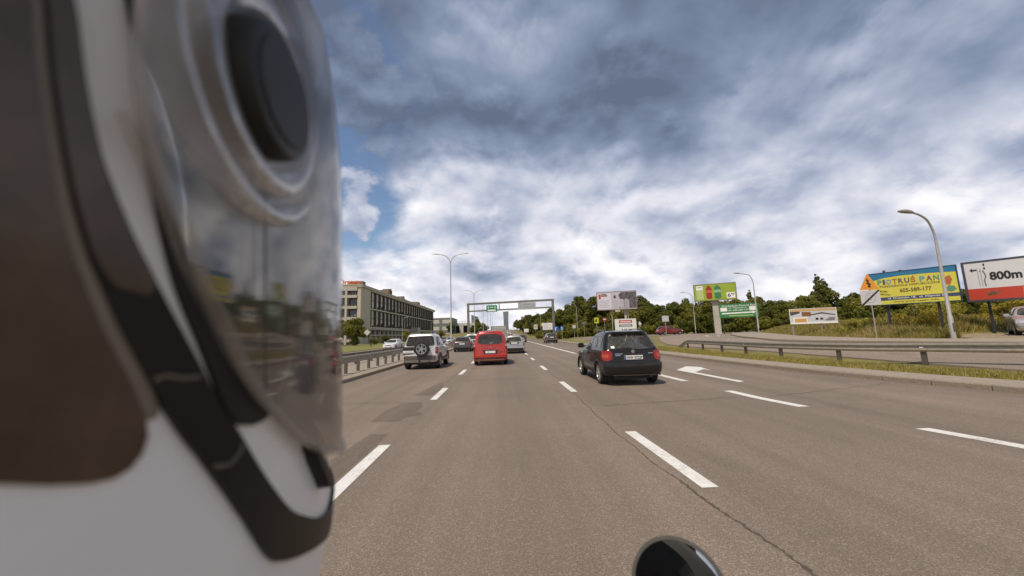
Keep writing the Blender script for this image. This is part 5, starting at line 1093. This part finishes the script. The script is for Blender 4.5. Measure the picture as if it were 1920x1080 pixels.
on_shell('chin_band', [(-23.2, .10), (-23.1, .0651), (-22.6, .0482), (-21.4, .0305), (-19.2, .0147), (-16.5, 0), (-12.9, -.0167), (-8.6, -.0362), (-6.1, -.0451), (0, -.068), (7.1, -.0917), (14, -.108), (21.5, -.1206), (30, -.125), (60, -.13), (62, -.150), (30, -.142), (23.3, -.137), (12.8, -.1220), (3.0, -.1045), (-2, -.085), (-6.9, -.0657), (-13.0, -.0436), (-15.4, -.0336), (-17.6, -.0224), (-20.2, -.0088), (-22.5, .0062), (-23.7, .0192), (-24.5, .0341), (-25.1, .0508), (-25.3, .075), (-25.2, .10)], HK, off=.0022)
on_shell('panel_edge_highlight', [(-26.4, .11), (-26.2, .0611), (-25.6, .0337), (-24.9, .0189), (-23.6, .0049), (-21.6, -.0102), (-19.2, -.0242), (-17.9, -.0335), (-16.6, -.0345), (-16.0, -.0330), (-17.4, -.0224), (-20.0, -.0088), (-22.3, .0062), (-23.5, .0192), (-24.3, .0341), (-24.9, .0508), (-25.1, .075), (-25.0, .11)], mat('edge_highlight_taupe', (.17, .135, .10), .45, var=.2, scale=20), off=.0012, th=.003)  # edge highlight between the dark panels, painted as a taupe strip
on_shell('band_reflection', [(-23.3, .105), (-23.2, .0651), (-22.7, .0482), (-21.6, .0305), (-19.5, .0147), (-16.9, .001), (-17.8, -.002), (-20.6, .0), (-22.3, .0072), (-23.5, .0202), (-24.3, .0341), (-24.9, .0508), (-25.1, .075), (-25.1, .105)], HB_, off=.0030)  # brown reflection on the band's upper end, painted as an overlay
on_shell('eye_port', [(-18.6, .0723), (-17.9, .0533), (-17.3, .0334), (-16.1, .0157), (-14.5, 0), (-11.4, -.0172), (-7.9, -.0367), (-5.6, -.0445), (-3, -.0468), (-.9, -.0471), (4.7, -.0432), (9.8, -.0332), (11.8, -.0227), (12.5, -.005), (25, .0), (60, -.03), (100, -.035), (140, -.03), (150, .04), (120, .09), (60, .10), (20, .1), (9.2, .1261), (-10, .13), (-18, .10)], LINER, off=.002)
on_shell('chin_vent', [(15.2, -.0714), (20.3, -.0874), (21.5, -.1018), (19.2, -.1012), (16.8, -.0855), (13.7, -.0698)], HK, off=.006, th=.008)
BANDHL = mat('band_highlight_tone', (.16, .125, .085), .7, var=.3, scale=40)  # curved highlights on the black band, painted as thin pale tubes
for l_ in [[(-17.0, -0.024), (-15.8, -0.0235), (-13.8, -0.0251), (-11.8, -0.0256)], [(-9.8, -0.0534), (-7.4, -0.0552), (-5.6, -0.0529), (-5.2, -0.0508)]]:
    MB().tube(smooth_line([hp(shell_ab, R_(a_), z_, .0024) for a_, z_ in l_], 4), .0006, 5).build('painted_highlight', BANDHL, helmet, 60)
VIS = clear_visor('visor_plastic', .085, (.95, .93, .90), .85); VED = clear_visor('visor_edge_plastic', .20, (.90, .88, .85), .3)
edge = [(-14.1, .11), (-14.1, .0679), (-14.1, .0553), (-13.3, .0362), (-10.4, .0157), (-8.5, .0), (-6.4, -.0129), (-3.1, -.0318), (2.2, -.0504), (6.5, -.0625), (10.7, -.0715), (15.5, -.0795), (21, -.0870), (30, -.0985), (40, -.1025), (60, -.104), (90, -.105), (120, -.104), (150, -.08), (170, -.03)]
on_shell('visor', edge+[(176, .02), (170, .09), (150, .125), (120, .135), (90, .138), (60, .137), (35, .133), (10, .13), (-6, .128), (-12, .122)], VIS, off=.0, th=.0022, ab=visor_ab)
ep = smooth_line([hp(visor_ab, R_(a), z, .0) for a, z in edge[:17]], 6)
MB().tube(ep, [.0008+.0012*min(1, i/30) for i in range(len(ep))], 8).build('visor_edge', VED, helmet, 60)
MB().tube(smooth_line([hp(visor_ab, R_(a-1.2), z+.006, -.003) for a, z in edge[3:9]], 6), .0012, 6).build('visor_rib', VED, helmet, 60)
# pivot
pc = hp(visor_ab, R_(-.3), .0690, .0012); pn = (hp(visor_ab, R_(-.3), .0690, .01)-pc).normalized(); pn = (pn+Vector((0, .15, .05))).normalized()
pv = empty('visor_pivot'); pv.parent = helmet; q = pn.to_track_quat('Z', 'Y'); pv.matrix_local = Matrix.Translation(pc) @ q.to_matrix().to_4x4()
PIV = mat('pivot_plastic', (.020, .019, .015), .5, 0, .0, var=.2, scale=40, spec=.3)
MB().lathe([(.0, .0048), (.0185, .0048), (.0190, .0040), (.0205, .0042), (.0228, .0034), (.0238, .0015), (.0242, -.001), (.0242, -.004)], 56).build('pivot_cap', PIV, pv, 30).scale = (.95, .95, 1)
MB().lathe([(.0250, -.003), (.0290, .0010), (.0330, .0012), (.0355, -.0004), (.0365, -.005)], 56).build('pivot_ring', VED, pv, 60)
MB().lathe([(.0385, -.004), (.0410, -.0004), (.0440, -.0003), (.0465, -.002), (.047, -.007)], 56).build('boss_ring', VED, pv, 60)
inv = pv.matrix_local.inverted(); gp = [inv @ hp(visor_ab, R_(a_), z_, .006) for a_, z_ in ((-4.6, .0700), (-1.0, .0700), (2.2, .0695), (1.7, .0625), (1.1, .0558))]
MB().tube([Vector((g_.x, g_.y, .0046)) for g_ in gp], .0011, 6).build('pivot_groove', HK, pv, 60)

# ------------------------------------------------------------------ rider's body and the bar mirror (below and beside the camera)
def rider():
    r = empty('person', (-.212, -.35, .8), 0, 'motorcycle rider in a black jacket, wearing the helmet', 'person')
    V = [(0, 0, .05), (0, .10, .25), (0, .26, .42), (0, .38, .50), (0, .44, .58), (-.19, .33, .44), (-.34, .50, .24), (-.28, .82, .22), (.19, .33, .44), (.34, .50, .24), (.28, .82, .22), (-.12, .06, 0), (-.25, .50, -.06), (-.24, .22, -.42), (.12, .06, 0), (.25, .50, -.06), (.24, .22, -.42), (-.27, .90, .20), (.27, .90, .20), (-.24, .36, -.47), (.24, .36, -.47)]
    E = [(0, 1), (1, 2), (2, 3), (3, 4), (3, 5), (5, 6), (6, 7), (3, 8), (8, 9), (9, 10), (0, 11), (11, 12), (12, 13), (0, 14), (14, 15), (15, 16), (7, 17), (10, 18), (13, 19), (16, 20)]
    RR = [.17, .17, .19, .11, .06, .085, .065, .045, .085, .065, .045, .11, .085, .06, .11, .085, .06, .04, .04, .045, .045]
    me = bpy.data.meshes.new('jacket'); me.from_pydata(V, E, []); o = link('jacket', me, r, mat('black_jacket', (.014, .013, .012), .75, var=.3, scale=20)); o.modifiers.new('s', 'SKIN')
    for i, q in enumerate(RR): me.skin_vertices[0].data[i].radius = (q, q)
    me.skin_vertices[0].data[0].use_root = True; m2 = o.modifiers.new('u', 'SUBSURF'); m2.levels = 2; m2.render_levels = 2
rider()
mc = Vector((.207, .45, -.372)); mw = HEAD_M @ mc; look = ((Vector((0, 0, CAM_H))-mw).normalized()+(Vector((-.095, -.09, 1.235))-mw).normalized()).normalized()
mir = empty('motorcycle_mirror', label='round black motorcycle mirror at the bottom edge', cat='mirror'); mir.matrix_world = Matrix.Translation(mw) @ look.to_track_quat('Z', 'Y').to_matrix().to_4x4()
MB().lathe([(0, -.030), (.025, -.028), (.045, -.018), (.0535, -.004), (.0555, .004), (.0548, .0075), (.0515, .0075), (.0505, .0045)], 56).build('housing', mat('mirror_housing', (.075, .072, .062), .6, 0, .0, var=.15, scale=30), mir, 40)
MB().lathe([(0, .0044), (.0515, .0044)], 56).build('mirror_glass', mat('mirror_silver', (.60, .60, .58), .02, 1, var=.02), mir)
st = [mir.matrix_world.inverted() @ q for q in (mw+Vector((.0, .02, -.03)), mw+Vector((-.03, .03, -.1)), mw+Vector((-.12, .04, -.17)))]
MB().tube(st, .006, 8).build('stem', DARKMETAL, mir, 60)
bar = [mir.matrix_world.inverted() @ q for q in (Vector((.16, .42, 1.0)), Vector((.05, .50, 1.01)), Vector((-.21, .54, 1.02)), Vector((-.47, .50, 1.01)), Vector((-.58, .42, 1.0)))]
MB().tube(smooth_line(bar, 4), .014, 10).build('handlebar', DARKMETAL, mir, 60)
